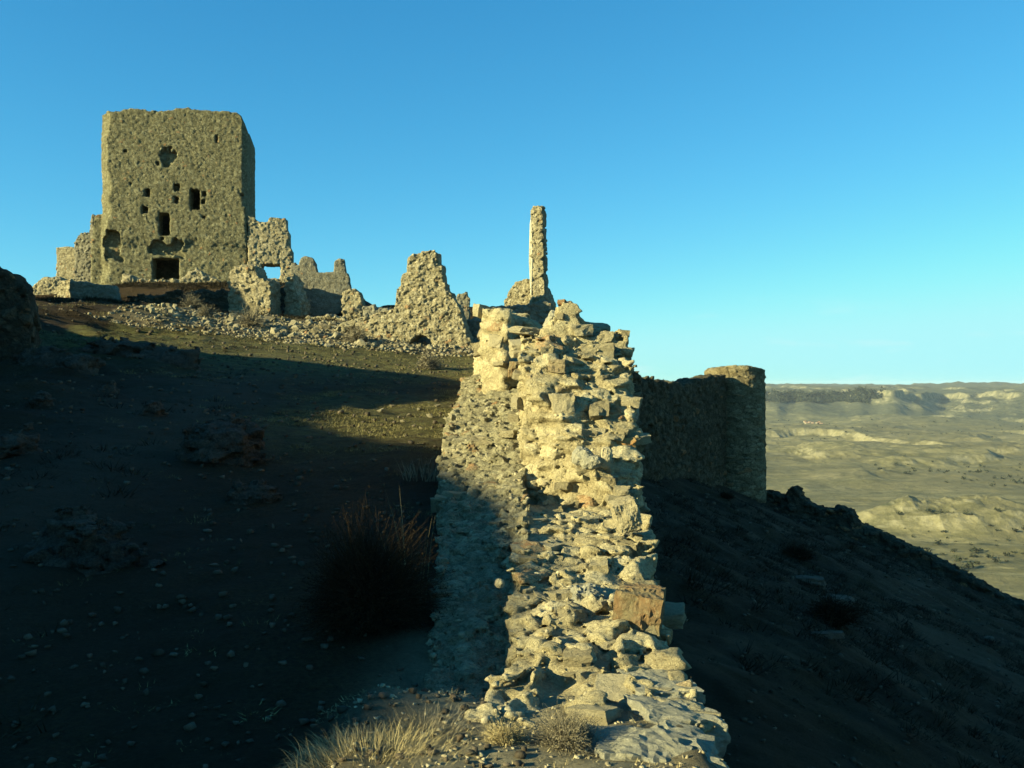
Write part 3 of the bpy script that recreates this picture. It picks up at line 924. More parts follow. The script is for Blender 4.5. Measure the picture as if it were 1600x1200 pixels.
wall_block('boulder', 9, 850, 900, 490, 545, 10.5, 0.4, M_lich, 'rounded grey boulder on the crest', (R(5), R(20), 0), 0.09, 0.4)
wall_block('block', 10, 930, 985, 545, 590, 9.9, 0.35, M_lich, None, (0, 0, R(4)), 0.05, 0.9)
wall_block('stone', 11, 895, 925, 700, 728, 8.35, 0.2, M_lich, None, (0, R(15), 0), 0.05, 0.3)
wall_block('stone', 12, 908, 938, 712, 732, 8.3, 0.18, M_lich, None, (0, R(-10), 0), 0.05, 0.3)
wall_block('stone', 13, 938, 955, 698, 732, 8.35, 0.18, M_stone, None, (0, R(8), 0), 0.05, 0.5)
wall_block('block', 14, 870, 925, 640, 665, 8.95, 0.25, M_brown, None, (0, R(6), 0), 0.05, 0.8)
wall_block('block', 15, 960, 998, 780, 830, 7.2, 0.3, M_stone, None, (0, R(-18), 0), 0.06, 0.8)
wall_block('block', 16, 890, 950, 920, 985, 6.2, 0.3, M_lich, 'pale pitted lump beside the brown block', (0, R(10), 0), 0.13, 0.5)
wall_block('stone', 17, 945, 995, 620, 660, 9.1, 0.3, M_lich, None, (0, R(4), 0), 0.06, 0.7)
wall_block('stone', 18, 795, 825, 565, 590, 12.9, 0.3, M_brown, None, (0, R(4), 0), 0.06, 0.7)
wall_block('stone', 19, 776, 812, 560, 605, 13.1, 0.3, M_stone, None, (0, 0, 0), 0.06, 0.7)
wall_block('stone', 20, 774, 788, 905, 918, 6.4, 0.07, M_stone, 'small round white stone on the ledge', (0, 0, 0), 0.03, 0.1)

# ------------------------------------------------------------------ castle keep
KY = 75.0
kc = at(275, 440, KY)
keep = thing('castle_keep', 'tall square stone keep standing highest on the hill at the left', 'castle keep', kc, R(8.6))


def kp(x, y):
    return (x - 275) * KY / 1500 * 1.0, (440 - y) * KY / 1500


def sdf_keep(X, Y, Z):
    lip = 3.1 + 1.5 * (vnoise(X / 1.3, X * 0 + 3.3, X * 0, 77) - 0.5)
    front_y = 0.22 * np.clip((lip - Z) / 0.8, 0, 1)
    topz = interp(X, [-6, -5.4, -4.9, -2, -0.5, 0.2, 1.5, 4.6, 4.95, 5.35], [12.7, 13.15, 13.2, 13.35, 13.35, 13.6, 13.45, 13.3, 13.1, 12.0])
    s = np.maximum(np.maximum(-5.7 - X, X - 5.35), np.maximum(front_y - Y, Y - 5.9))
    # broken corners
    s = np.maximum(s, (-(X + 5.7) - (Y) + 0.5 + 0.5 * vnoise(X * 0 + 2.2, X * 0, Z / 0.9, 83)) * 0.707)
    s = np.maximum(s, ((X - 5.35) - Y + np.where(Z > 6.0 + 0 * Z, 0.35, 0.12)) * 0.707)
    topz = topz + 0.22 * (vnoise(X / 0.3, X * 0 + 1.5, X * 0, 84) - 0.5) + 0.3 * (vnoise(X / 1.6, Y / 1.6, X * 0, 85) - 0.5)
    s = np.maximum(s, Z - topz)
    # buttress of the left corner
    bz = interp(X, [-6.8, -6.4, -6.3, -5.5], [1.0, 4.3, 5.2, 5.3])
    bt = np.maximum(np.maximum(-6.55 - X - 0.0 * Z, X + 5.0), np.maximum(0.9 - Y, np.maximum(Y - 3, Z - bz)))
    s = np.minimum(s, bt)
    def cut(s, x0, x1, y0, y1, depth, round_=0.0):
        a0, z1 = kp(x0, y0); a1, z0 = kp(x1, y1)
        c = box(X, Y, Z, a0, a1, -2, depth, z0, z1)
        return np.maximum(s, -c)
    s = cut(s, 296, 311, 294, 327, 3.0)
    s = cut(s, 249, 266, 333, 369, 3.0)
    s = cut(s, 239, 279, 403, 438, 3.5)
    s = cut(s, 228, 236, 296, 309, 1.0); s = cut(s, 224, 234, 323, 335, 0.8)
    s = cut(s, 271, 281, 287, 299, 0.7); s = cut(s, 272, 279, 307, 318, 0.8)
    s = cut(s, 314, 321, 297, 306, 0.8); s = cut(s, 313, 319, 310, 318, 0.6)
    s = cut(s, 335, 338, 207, 221, 1.0); s = cut(s, 245, 250, 253, 260, 0.5)
    s = cut(s, 314, 320, 335, 341, 0.5); s = cut(s, 206, 210, 286, 291, 0.4); s = cut(s, 372, 377, 300, 304, 0.6)
    s = cut(s, 350, 354, 333, 337, 0.4); s = cut(s, 196, 202, 236, 241, 0.3)
    s = np.maximum(s, -box(X, Y, Z, -4.2, 4.0, 1.6, 4.7, -0.2, 11.5))
    # breach in the face
    a, z = kp(263, 246)
    br = np.hypot((X - a) / 0.62, (Z - z) / 0.75) - 1
    s = np.maximum(s, -np.maximum((br + 0.9 * (vnoise(X / 0.35, Z / 0.35, X * 0, 78) - 0.5)) * 0.5, Y - 0.12 - 0.4 * vnoise(X / 0.22, Z / 0.22, X * 0, 79)))
    # arched recess low at the left
    a, z = kp(179, 382)
    rc = np.maximum(np.abs(X - a) - 0.62, np.where(Z > z + 0.6, np.hypot(X - a, Z - z - 0.6) - 0.62, z - 1.3 - Z))
    s = np.maximum(s, -np.maximum(rc + 0.5 * (vnoise(X / 0.4, Z / 0.4, X * 0, 80) - 0.5), Y - 0.7))
    # hollow scar above the door
    a, z = kp(258, 388)
    sc = np.maximum(np.abs(X - a) - 1.1, np.abs(Z - z) - 0.45) + 0.9 * (vnoise(X / 0.5, Z / 0.5, X * 0, 81) - 0.5)
    s = np.maximum(s, -np.maximum(sc, Y - 0.55))
    return s


def sdf_stub(X, Y, Z):
    zt = interp(X, [5.3, 5.9, 6.2, 6.9, 7.1, 8.45, 8.5, 8.65, 8.7, 8.9, 8.92], [5.3, 5.2, 4.85, 4.8, 5.2, 5.15, 4.2, 4.0, 2.8, 2.6, 0.0])
    s = np.maximum(np.maximum(5.45 - X, X - 8.95), np.maximum(np.maximum(0.1 - Y, Y - 1.7), Z - zt))
    s = np.maximum(s, -box(X, Y, Z, 6.5, 7.95, -1, 3, 0.35, 1.5))
    s = np.maximum(s, -box(X, Y, Z, 7.2, 8.2, -1, 3, -1.3, -0.3))
    return s


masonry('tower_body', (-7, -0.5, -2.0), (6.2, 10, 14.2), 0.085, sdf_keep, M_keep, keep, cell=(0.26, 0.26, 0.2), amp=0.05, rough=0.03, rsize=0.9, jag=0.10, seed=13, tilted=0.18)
masonry('side_wall', (5.2, -0.3, -2.5), (9.4, 2.2, 5.8), 0.075, sdf_stub, M_ruin, keep, cell=(0.28, 0.28, 0.2), amp=0.065, rough=0.07, rsize=1.0, jag=0.2, seed=14)


# ------------------------------------------------------------------ other ruins
def ruin(name, label, cat, Y, x0, x1, ybase, prof, thick, h=0.06, mat=None, cell=(0.25, 0.25, 0.18), amp=0.1, rough=0.14,
         jag=0.4, seed=40, rotz=0.0, holes=(), down=1.2, lean=None, parent=None, part='masonry'):
    """upright wall fragment; prof = silhouette as (photo x, photo y) pairs at distance Y"""
    k = Y / 1500
    xc = (x0 + x1) / 2
    P0 = at(xc, ybase, Y)
    xs = [(p[0] - xc) * k for p in prof]; zs = [(ybase - p[1]) * k for p in prof]
    hw = (x1 - x0) / 2 * k
    def sdf(X, Yy, Z):
        zt = interp(X, xs, zs)
        s = np.maximum(np.maximum(np.abs(X) - hw, np.maximum(-Yy, Yy - thick)), (Z - zt) * 0.85)
        for (hx0, hx1, hy0, hy1, dep) in holes:
            a0, a1 = (hx0 - xc) * k, (hx1 - xc) * k
            z0, z1 = (ybase - hy1) * k, (ybase - hy0) * k
            mx, mz = (a0 + a1) / 2, (z0 + z1) / 2
            c = np.maximum((np.hypot((X - mx) / ((a1 - a0) / 2), (Z - mz) / ((z1 - z0) / 2)) - 1) * 0.4, Yy - dep)
            s = np.maximum(s, -c)
        return s
    t = thing(name, label, cat, P0, rotz)
    ex = 0.4
    o = masonry(part, (-hw - ex, -ex, -down), (hw + ex, thick + ex, max(zs) + ex), h, sdf, mat or M_ruin, t, cell, amp * 0.75, rough * 0.6, 0.8, jag * 0.75, seed, tilted=0.35)
    return t


ruin('rubble_pier', 'thick pale rubble pier with bright left edge, in front of the keep side wall', 'rubble pier', 54, 356, 424, 500,
     [(356, 425), (364, 417), (380, 414), (398, 418), (403, 434), (424, 440)], 1.6, 0.065, amp=0.13, rough=0.22, seed=41, rotz=R(-8))
ruin('rubble_stub', 'narrow lumpy rubble stub between the pier and the notched plaster wall', 'rubble stub', 55, 443, 472, 495,
     [(443, 452), (448, 432), (455, 428), (460, 445), (466, 460), (472, 470)], 1.0, 0.06, amp=0.13, rough=0.2, seed=42, rotz=R(-18))
ruin('notched_wall', 'smooth plastered wall with a notched top and one upright tooth at its right', 'ruined wall', 57, 455, 548, 497,
     [(455, 412), (462, 410), (466, 416), (470, 404), (476, 401), (488, 402), (494, 412), (496, 426), (521, 425), (522, 406), (530, 403), (538, 405), (540, 425), (545, 428), (548, 450)],
     0.8, 0.06, M_render, amp=0.03, rough=0.05, jag=0.2, seed=43, rotz=R(6))
ruin('rubble_stump', 'low squat rubble stump right of the notched plaster wall', 'rubble stump', 55, 535, 568, 505,
     [(535, 455), (545, 452), (555, 452), (562, 458), (567, 470), (568, 500)], 1.0, 0.06, amp=0.1, rough=0.14, seed=44)
ruin('ruined_gable', 'jagged triangular rubble wall fragment standing alone above the two dark vaults', 'wall fragment', 43, 560, 738, 552,
     [(560, 505), (575, 495), (612, 490), (617, 472), (619, 452), (624, 448), (627, 428), (634, 426), (636, 400), (640, 404), (652, 397), (680, 394), (684, 396), (685, 414), (692, 416), (693, 442), (697, 444), (698, 456), (706, 460), (714, 474), (722, 490), (730, 520), (742, 545)],
     0.95, 0.042, M_ruin, cell=(0.2, 0.2, 0.14), amp=0.085, rough=0.22, jag=0.3, seed=45, rotz=R(-8), holes=[(640, 676, 522, 550, 1.2)])
ruin('rubble_bank', 'dark rubble bank on the slope between the keep door and the scree', 'rubble heap', 59.0, 205, 356, 490,
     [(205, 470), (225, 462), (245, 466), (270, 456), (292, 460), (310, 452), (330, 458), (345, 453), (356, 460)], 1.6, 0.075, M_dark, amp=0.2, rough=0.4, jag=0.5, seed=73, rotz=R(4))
ruin('inner_wall', 'low dark broken wall on the bank between the squat stump and the jagged fragment', 'wall fragment', 54, 566, 624, 505,
     [(566, 478), (572, 480), (584, 476), (590, 483), (604, 480), (612, 484), (624, 482)], 0.8, 0.065, M_render, amp=0.1, rough=0.12, seed=71)
ruin('foundation_wall', 'knee-high rubble foundation in front of the notched plaster wall', 'wall fragment', 50.5, 470, 545, 520,
     [(470, 500), (480, 494), (500, 497), (515, 492), (530, 498), (545, 503)], 0.8, 0.065, M_ruin, amp=0.12, rough=0.16, seed=72, rotz=R(-8))
ruin('low_wall_nub', 'small square stone nub on the bank right of the jagged fragment', 'wall stub', 52, 714, 733, 490,
     [(714, 462), (716, 459), (726, 459), (727, 455), (730, 455), (731, 463), (733, 466)], 0.6, 0.05, M_render, amp=0.05, rough=0.06, seed=46)
pil = ruin('stone_pillar', 'tall thin leaning remnant of masonry standing like a chimney, smooth on its left', 'stone pillar', 46, 829, 853, 482,
     [(829, 324), (832, 322), (846, 322), (849, 335), (850, 380), (851, 430), (853, 470)], 0.6, 0.045, M_ruin, cell=(0.28, 0.28, 0.17), amp=0.09, rough=0.07, jag=0.35, seed=47, rotz=R(-20), down=1.5)
ruin('pillar_plinth', 'broad broken brick and rubble base against the left foot of the tall pillar', 'wall stub', 46.8, 786, 862, 500,
     [(786, 470), (794, 455), (801, 445), (803, 440), (822, 438), (838, 440), (850, 450), (858, 462), (862, 480)], 1.0, 0.05, M_ruin, amp=0.09, rough=0.12, seed=48, rotz=R(-18), down=1.5)
ruin('round_turret', 'small pale round turret stub at the far left of the keep', 'turret', 84, 88, 120, 450,
     [(88, 387), (104, 385), (120, 387)], 1.7, 0.075, M_ruin, amp=0.05, rough=0.04, jag=0.15, seed=49)
ruin('broken_wall', 'dark broken wall piece between the round turret and the keep corner', 'wall fragment', 81, 116, 148, 450,
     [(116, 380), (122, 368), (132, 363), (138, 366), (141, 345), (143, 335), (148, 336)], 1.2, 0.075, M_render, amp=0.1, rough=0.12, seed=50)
ruin('low_parapet', 'low crumbling wall below the round turret at the far left', 'wall fragment', 66, 40, 96, 475,
     [(40, 455), (60, 440), (66, 434), (88, 432), (96, 436)], 0.9, 0.07, M_ruin, amp=0.1, rough=0.14, seed=51)
ruin('buttress', 'stubby rubble buttress with bright left side, on the slope left below the keep', 'buttress', 61, 78, 118, 505,
     [(78, 470), (86, 448), (92, 440), (112, 438), (118, 446)], 1.4, 0.065, M_ruin, amp=0.13, rough=0.2, seed=52, rotz=R(-25))
ruin('bank_wall', 'shaded retaining wall in the bank below the keep', 'retaining wall', 58, 112, 212, 505,
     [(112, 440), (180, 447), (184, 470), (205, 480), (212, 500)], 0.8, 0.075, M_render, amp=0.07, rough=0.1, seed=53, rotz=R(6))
ruin('doorstep_rubble', 'heap of rubble walling below the black door of the keep', 'rubble heap', 71, 195, 352, 462,
     [(195, 428), (215, 436), (240, 439), (262, 437), (280, 438), (292, 425), (305, 420), (318, 428), (335, 436), (352, 450)], 1.6, 0.085, M_ruin, amp=0.16, rough=0.25, seed=54, rotz=R(6))
ruin('corner_ruin', 'shaded rubble wall cut by the left edge of the photograph', 'ruined wall', 22, -60, 44, 575,
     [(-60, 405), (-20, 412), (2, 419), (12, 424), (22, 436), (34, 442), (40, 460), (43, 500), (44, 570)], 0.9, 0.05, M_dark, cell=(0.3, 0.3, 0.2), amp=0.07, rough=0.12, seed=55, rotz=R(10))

M_plaster = solid_stone('pale_plaster', (0.52, 0.47, 0.34), (0.44, 0.39, 0.27), (0.38, 0.33, 0.22))
_k = 46 / 1500
pf = hero_rock('plaster_face', 77, (0.27, 0.62, 4.9), M_plaster, 3, 0.02, 0.98, 3.0, 60)
o = link('plaster_face', pf, pil)
o.location = (-0.36, 0.22, 2.42)
o['label'] = 'smooth pale plastered left edge'


def sdf_shade_wall(X, Y, Z):
    zt = interp(X, [0, 2.5, 4, 5, 7, 10, 12, 13.5], [4.4, 4.8, 5.6, 7.6, 8.8, 9.6, 9.3, 9.0])
    return np.maximum(np.maximum(np.abs(Y) - 0.5, Z - zt), X - 13.4)


bw = thing('shade_wall', 'unseen wall added beyond the left edge of the view to shade the mound', 'ruined wall', (-31.5, 43.0, 3.8), R(90))  # out-of-view wall, added to throw shade on the mound below the keep
masonry('masonry', (-0.6, -0.9, -3), (13.9, 0.9, 10.2), 0.12, sdf_shade_wall, M_ruin, bw, cell=(0.5, 0.5, 0.3), amp=0.1, rough=0.15, seed=64)

# vault heap by the dark openings
ruin('vault_bank', 'low bank of white rubble holding a dark vault mouth left of the jagged fragment', 'vault', 44.5, 520, 640, 556,
     [(520, 518), (536, 506), (552, 500), (576, 496), (590, 488), (612, 486), (640, 484)], 2.2, 0.06, M_ruin, amp=0.12, rough=0.2, seed=56, holes=[(541, 572, 508, 532, 1.8)])
ruin('terrace_wall', 'shaded wall under the dark bank between the jagged fragment and the foreground wall', 'retaining wall', 45, 722, 860, 560,
     [(722, 505), (740, 500), (770, 480), (800, 478), (830, 476), (852, 470), (868, 482), (880, 540)], 1.2, 0.06, M_render, amp=0.1, rough=0.16, seed=57)

# ---- round tower and curtain wall at the right
TX, TY, TR = 13.9, 60.0, 1.85
tow = thing('round_tower', 'round stone tower with a sunlit rim at the corner of the shaded curtain wall', 'tower', (TX, TY, -7.5))


def sdf_tower(X, Y, Z):
    r = np.hypot(X, Y)
    zt = interp(X, [-2.2, -1.8, -1.4, -0.3, 0.5, 1.2, 2.2], [8.15, 8.25, 8.5, 8.62, 8.62, 8.45, 8.35])
    s = np.maximum(r - TR - 0.012 * np.maximum(5 - Z, 0), Z - zt)
    inner = np.maximum(r - (TR - 0.55), 7.9 - Z)
    return np.maximum(s, -inner)


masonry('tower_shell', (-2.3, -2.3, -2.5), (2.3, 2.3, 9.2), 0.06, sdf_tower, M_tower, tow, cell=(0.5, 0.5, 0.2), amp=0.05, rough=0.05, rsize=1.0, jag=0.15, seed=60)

c0, c1 = Vector((0.9, 31.0)), Vector((TX - 1.2, TY - 1.0))
cl = (c1 - c0).length
cang = math.atan2(c1.y - c0.y, c1.x - c0.x)
cur = thing('curtain_wall', 'long shaded curtain wall running from the foreground wall to the round tower', 'curtain wall', (c0.x, c0.y, -2.5), cang)


def sdf_curtain(X, Y, Z):
    # X along the wall, Y across; top sags in the middle
    zt = interp(X, [0, 6, 9, 14, 19, 23, 27, cl], [3.3, 3.2, 2.95, 2.6, 2.5, 2.75, 2.95, 3.0])
    return np.maximum(np.abs(Y) - 0.5, Z - zt)


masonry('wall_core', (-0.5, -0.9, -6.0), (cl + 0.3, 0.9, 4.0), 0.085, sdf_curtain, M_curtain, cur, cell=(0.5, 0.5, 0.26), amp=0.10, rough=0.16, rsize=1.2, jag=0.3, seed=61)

# ---- outer wall stepping down the slope
op = [(15.6, 61.2), (18.2, 60.2), (21.6, 58.4), (25.2, 55.6), (28.2, 53.0)]
o0, o1 = Vector(op[0]), Vector(op[-1])
ol = (o1 - o0).length
oang = math.atan2(o1.y - o0.y, o1.x - o0.x)
ow = thing('outer_wall', 'ruined outer wall descending the dark hillside right of the round tower', 'ruined wall', (o0.x, o0.y, -7.0), oang)


def sdf_outer(X, Y, Z):
    zt = interp(X, [0, 2.0, 2.3, 2.6, 3.0, 3.6, 4.8, 5.0, 5.9, 6.2, 9, 12, 14.5], [0.2, 0.0, 0.55, 0.6, -0.1, -0.45, -0.7, -0.45, -0.6, -1.25, -2.4, -3.7, -5.0])
    return np.maximum(np.maximum(Y - 0.55, -(Y + 0.55) - 0.55 * np.clip(zt - Z - 0.5, 0, 4)), Z - zt)


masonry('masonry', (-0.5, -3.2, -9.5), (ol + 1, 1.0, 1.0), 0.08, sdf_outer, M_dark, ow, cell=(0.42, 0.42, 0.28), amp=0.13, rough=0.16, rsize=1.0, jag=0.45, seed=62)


# ------------------------------------------------------------------ plants
def tuft_mesh(name, n, rad, hgt, mat, seed, spread=0.6, width=0.006, curl=0.5, dome=0.0, seg=3):
    rg = np.random.default_rng(seed)
    a = rg.uniform(0, 6.283, n); r = rad * np.sqrt(rg.random(n))
    bx, by = r * np.cos(a), r * np.sin(a)
    la = a + rg.normal(0, 0.7, n); tilt = spread * (0.25 + r / rad) * rg.uniform(0.3, 1.2, n)
    Ln = hgt * rg.uniform(0.5, 1.05, n) * (1 - dome * (r / rad) ** 2)
    wa = rg.uniform(0, 6.283, n)
    tint = np.clip(rg.normal(0.5, 0.25, n), 0, 1)
    V = np.zeros((n, seg * 2 + 1, 3), F32)
    for s in range(seg + 1):
        f = s / seg
        ang_ = tilt * (1 + curl * f * 1.6)
        px = bx + np.cos(la) * np.sin(ang_) * Ln * f; py = by + np.sin(la) * np.sin(ang_) * Ln * f
        pz = np.cos(np.minimum(ang_, 1.9)) * Ln * f
        w = width * (1 - f) ** 0.7
        if s < seg:
            V[:, s * 2, 0] = px + np.cos(wa) * w; V[:, s * 2, 1] = py + np.sin(wa) * w; V[:, s * 2, 2] = pz
            V[:, s * 2 + 1, 0] = px - np.cos(wa) * w; V[:, s * 2 + 1, 1] = py - np.sin(wa) * w; V[:, s * 2 + 1, 2] = pz
        else:
            V[:, seg * 2, 0] = px; V[:, seg * 2, 1] = py; V[:, seg * 2, 2] = pz
    fs = []
    b = (np.arange(n) * (seg * 2 + 1))[:, None]
    for s in range(seg - 1):
        fs.append(b + np.array([[s * 2, s * 2 + 1, s * 2 + 3]])); fs.append(b + np.array([[s * 2, s * 2 + 3, s * 2 + 2]]))
    fs.append(b + np.array([[seg * 2 - 2, seg * 2 - 1, seg * 2]]))
    T = np.repeat(tint, seg * 2 + 1)
    return np_mesh(name, V.reshape(-1, 3), np.concatenate(fs), 3, [mat], {'tint': T})


def bush_mesh(name, n, rad, hgt, mat, seed, leaf=0.02):
    """twiggy dome: curved twigs with small leaf faces along them"""
    rg = np.random.default_rng(seed)
    Vs, Fs, Ts, base = [], [], [], 0
    for i in range(n):
        a = rg.uniform(0, 6.283); el = math.acos(rg.uniform(0.05, 1.0))
        rr = rg.uniform(0.55, 1.0) * (1 + 0.25 * math.sin(3 * a + seed))
        end = np.array([math.cos(a) * math.sin(el) * rad * rr, math.sin(a) * math.sin(el) * rad * rr, math.cos(el) * hgt * rr])
        st = np.array([rg.normal(0, rad * 0.12), rg.normal(0, rad * 0.12), 0])
        mid = (st + end) / 2 + np.array([0, 0, 0.12 * hgt]) + rg.normal(0, 0.04 * rad, 3)
        pts = [st, (st + mid) / 2 + rg.normal(0, .02 * rad, 3), mid, (mid + end) / 2 + rg.normal(0, .03 * rad, 3), end]
        side = np.cross(end - st, rg.normal(0, 1, 3)); side /= (np.linalg.norm(side) + 1e-6)
        w = leaf * 0.22
        t = float(np.clip(rg.normal(0.4, 0.25), 0, 1))
        vv = []
        for k, p in enumerate(pts):
            ww = w * (1 - k / 4.6)
            vv += [p + side * ww, p - side * ww]
        Vs.append(np.array(vv)); f = [[2 * k, 2 * k + 1, 2 * k + 3] for k in range(4)] + [[2 * k, 2 * k + 3, 2 * k + 2] for k in range(4)]
        Fs.append(np.array(f) + base); base += 10; Ts.append(np.full(10, t * 0.8))
        m = 5
        lv, lf = [], []
        for q in range(m):
            f_ = rg.uniform(0.45, 1.0)
            p = st * (1 - f_) ** 2 + 2 * mid * f_ * (1 - f_) + end * f_ ** 2 + rg.normal(0, 0.035 * rad, 3)
            d1 = rg.normal(0, 1, 3); d1 /= np.linalg.norm(d1); d2 = rg.normal(0, 1, 3); d2 /= np.linalg.norm(d2)
            lv += [p, p + d1 * leaf * rg.uniform(.6, 1.5), p + d2 * leaf * 0.6]; lf.append([3 * q, 3 * q + 1, 3 * q + 2])
        Vs.append(np.array(lv)); Fs.append(np.array(lf) + base); base += 3 * m
        Ts.append(np.full(3 * m, float(np.clip(t + rg.normal(0, .15), 0, 1))))
    return np_mesh(name, np.concatenate(Vs), np.concatenate(Fs), 3, [mat], {'tint': np.concatenate(Ts)})


def plant(name, me, x, y, label, cat, group=None, z=None, rotz=0.0):
    ob = link(name, me, None, (x, y, hz(x, y) - 0.03 if z is None else z), rotz)
    return tag(ob, label, cat, group)


plant('broom_bush', bush_mesh('broom_bush', 5200, 0.56, 0.80, M_bush, 71, 0.014), -0.98, 6.5, 'big dark rounded bush in the shade at the foot of the foreground wall', 'bush')
plant('dry_stalks', tuft_mesh('dry_stalks', 18, 0.14, 0.98, M_straw, 72, 0.22, 0.003), -0.72, 6.9, 'thin pale dry stalks rising behind the big dark bush', 'stalks')
plant('grass_tuft', tuft_mesh('grass_tuft', 3600, 0.36, 0.125, M_straw, 73, 1.05, 0.0014), -0.58, 4.1, 'wide pale dry grass tuft at the bottom edge, sloping into the shade', 'grass tuft')
plant('grass_tuft', tuft_mesh('grass_tuft', 2200, 0.24, 0.11, M_thyme, 74, 1.0, 0.0014), -0.42, 4.55, 'smaller pale grass tuft right behind the wide one at the bottom', 'grass tuft')
plant('dwarf_shrub', bush_mesh('dwarf_shrub', 1500, 0.20, 0.20, M_thyme, 75, 0.008), 0.24, 4.3, 'grey twiggy dwarf shrub growing at the foot of the broken wall end', 'shrub')
plant('dwarf_shrub', bush_mesh('dwarf_shrub', 800, 0.13, 0.14, M_straw, 76, 0.008), -0.03, 4.3, 'small straw coloured dwarf shrub left of the grey twiggy one', 'shrub')
plant('roadside_weed', tuft_mesh('roadside_weed', 160, 0.3, 0.34, M_thyme, 77, 0.45, 0.004), -1.05, 11.8, 'brown dry weeds at the foot of the sunlit rubble footing', 'weed')
for i, (x, y, Y, s, lab) in enumerate([(392, 535, 44, 0.95, 'leafless brown shrub amid the rubble below the rubble pier'),
                                       (556, 560, 42, 0.8, 'leafless brown shrub in front of the left vault mouth'),
                                       (322, 520, 46, 0.6, 'small brown shrub at the left end of the rubble field'),
                                       (670, 590, 33, 0.6, 'low brown scrub patch at the turn of the grassy path'),
                                       (300, 500, 49, 0.7, 'dark shrub on the mound under the keep')]):
    p = at(x, y, Y)
    plant('bare_shrub', bush_mesh('bare_shrub', 420, s, s * 1.2, M_thyme, 80 + i, 0.05), p.x, p.y, lab, 'shrub')
for i, (x, y, Y, s, lab) in enumerate([(1134, 785, 46, 0.42, 'single black bush on the dark slope under the round tower'),
                                       (1300, 1080, 22, 0.9, 'large black bush low on the dark hillside at the right'),
                                       (1245, 905, 33, 0.8, 'dark bush in the middle of the shaded hillside')]):
    p = at(x, y, Y)
    plant('hill_bush', bush_mesh('hill_bush', 700, s, s * 0.9, M_bush, 90 + i, 0.05), p.x, p.y, lab, 'bush')


def scatter_mesh(name, protos, pts, sizes, mat, seed):
    rg = np.random.default_rng(seed)
    Vs, Fs, Ts, base = [], [], [], 0
    data = []
    for me in protos:
        co = np.empty(len(me.vertices) * 3, F32); me.vertices.foreach_get('co', co)
        fa = np.empty(len(me.polygons) * 3, np.int32); me.polygons.foreach_get('vertices', fa)
        ti = np.empty(len(me.vertices), F32); me.attributes['tint'].data.foreach_get('value', ti)
        data.append((co.reshape(-1, 3), fa.reshape(-1, 3), ti))
    for p, s in zip(pts, sizes):
        co, fa, ti = data[rg.integers(len(data))]
        a = rg.uniform(0, 6.28); c, sn = math.cos(a) * s, math.sin(a) * s
        v = np.stack([co[:, 0] * c - co[:, 1] * sn, co[:, 0] * sn + co[:, 1] * c, co[:, 2] * s * rg.uniform(.7, 1.2)], 1) + np.asarray(p, F32)
        Vs.append(v); Fs.append(fa + base); base += len(co)
        Ts.append(np.clip(ti + rg.normal(0, .25), 0, 1))
    return np_mesh(name, np.concatenate(Vs), np.concatenate(Fs), 3, [mat], {'tint': np.concatenate(Ts)})


tp = [tuft_mesh('proto', 64, 0.34, 0.34, M_scrub, 400 + i, 1.3, 0.013, dome=0.45, seg=1) for i in range(6)]
# scrub on the right hillside
N = 8000
sx = RNG.uniform(1.6, 30, N); sy = RNG.uniform(6, 60, N)
keepm = (sx - right_edge(sy) > 0.8) & (vnoise(sx / 4, sy / 5, sx * 0, 66) > 0.36) & (sx / sy < 0.62) & (sy < 62 - 0.5 * np.maximum(sx - 14, 0))
sx, sy = sx[keepm], sy[keepm]
pts = np.stack([sx, sy, hill(sx, sy) - 0.03], 1)
o = link('hillside_scrub', scatter_mesh('hillside_scrub', tp, pts, RNG.uniform(0.3, 1.1, len(pts)), M_scrub, 1))
tag(o, kind='stuff')
# scrub on the left bank and in the shade
N = 4600
sx = RNG.uniform(-26, -2, N); sy = RNG.uniform(5, 50, N)
keepm = (-sx > 0.22 * sy + 1.3) & (-sx / sy < 0.62) & (vnoise(sx / 3, sy / 3, sx * 0, 67) > 0.36)
sx, sy = sx[keepm], sy[keepm]
pts = np.stack([sx, sy, hill(sx, sy) - 0.03], 1)
o = link('bank_scrub', scatter_mesh('bank_scrub', tp, pts, RNG.uniform(0.2, 0.7, len(pts)), M_scrub, 2))
tag(o, kind='stuff')
# dark scrub on the mound under the keep, added where its shade falls short
N = 3600
sx = RNG.uniform(-30, -8, N); sy = RNG.uniform(49, 70, N)
keepm = vnoise(sx / 2, sy / 2, sx * 0, 69) > 0.36
sx, sy = sx[keepm], sy[keepm]
o = link('mound_shade_scrub', scatter_mesh('mound_shade_scrub', tp, np.stack([sx, sy, hill(sx, sy) - 0.03], 1), RNG.uniform(0.5, 1.5, len(sx)), M_scrub, 12))
tag(o, kind='stuff')
# short dry grass in the sunlit patches
gp = [tuft_mesh('proto', 44, 0.15, 0.065, M_straw, 420 + i, 1.1, 0.004, seg=1) for i in range(5)]
N = 2600
sx = np.concatenate([RNG.uniform(-14, 0.2, N), RNG.uniform(-4.5, -0.6, 2200), RNG.uniform(-27, -7, 2200)]); sy = np.concatenate([RNG.uniform(4, 41, N), RNG.uniform(13.5, 24, 2200), RNG.uniform(39, 60, 2200)])
keepm = ((sx > -0.36 * sy - 1) | (sy > 39)) & (sx < right_edge(sy) - 1.5) & (vnoise(sx / 1.2, sy / 1.2, sx * 0, 68) > 0.42)
sx, sy = sx[keepm], sy[keepm]
pts = np.stack([sx, sy, hill(sx, sy) - 0.01], 1)
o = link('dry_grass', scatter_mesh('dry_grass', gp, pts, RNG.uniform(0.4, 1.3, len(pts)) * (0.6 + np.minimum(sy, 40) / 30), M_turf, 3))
tag(o, kind='stuff')
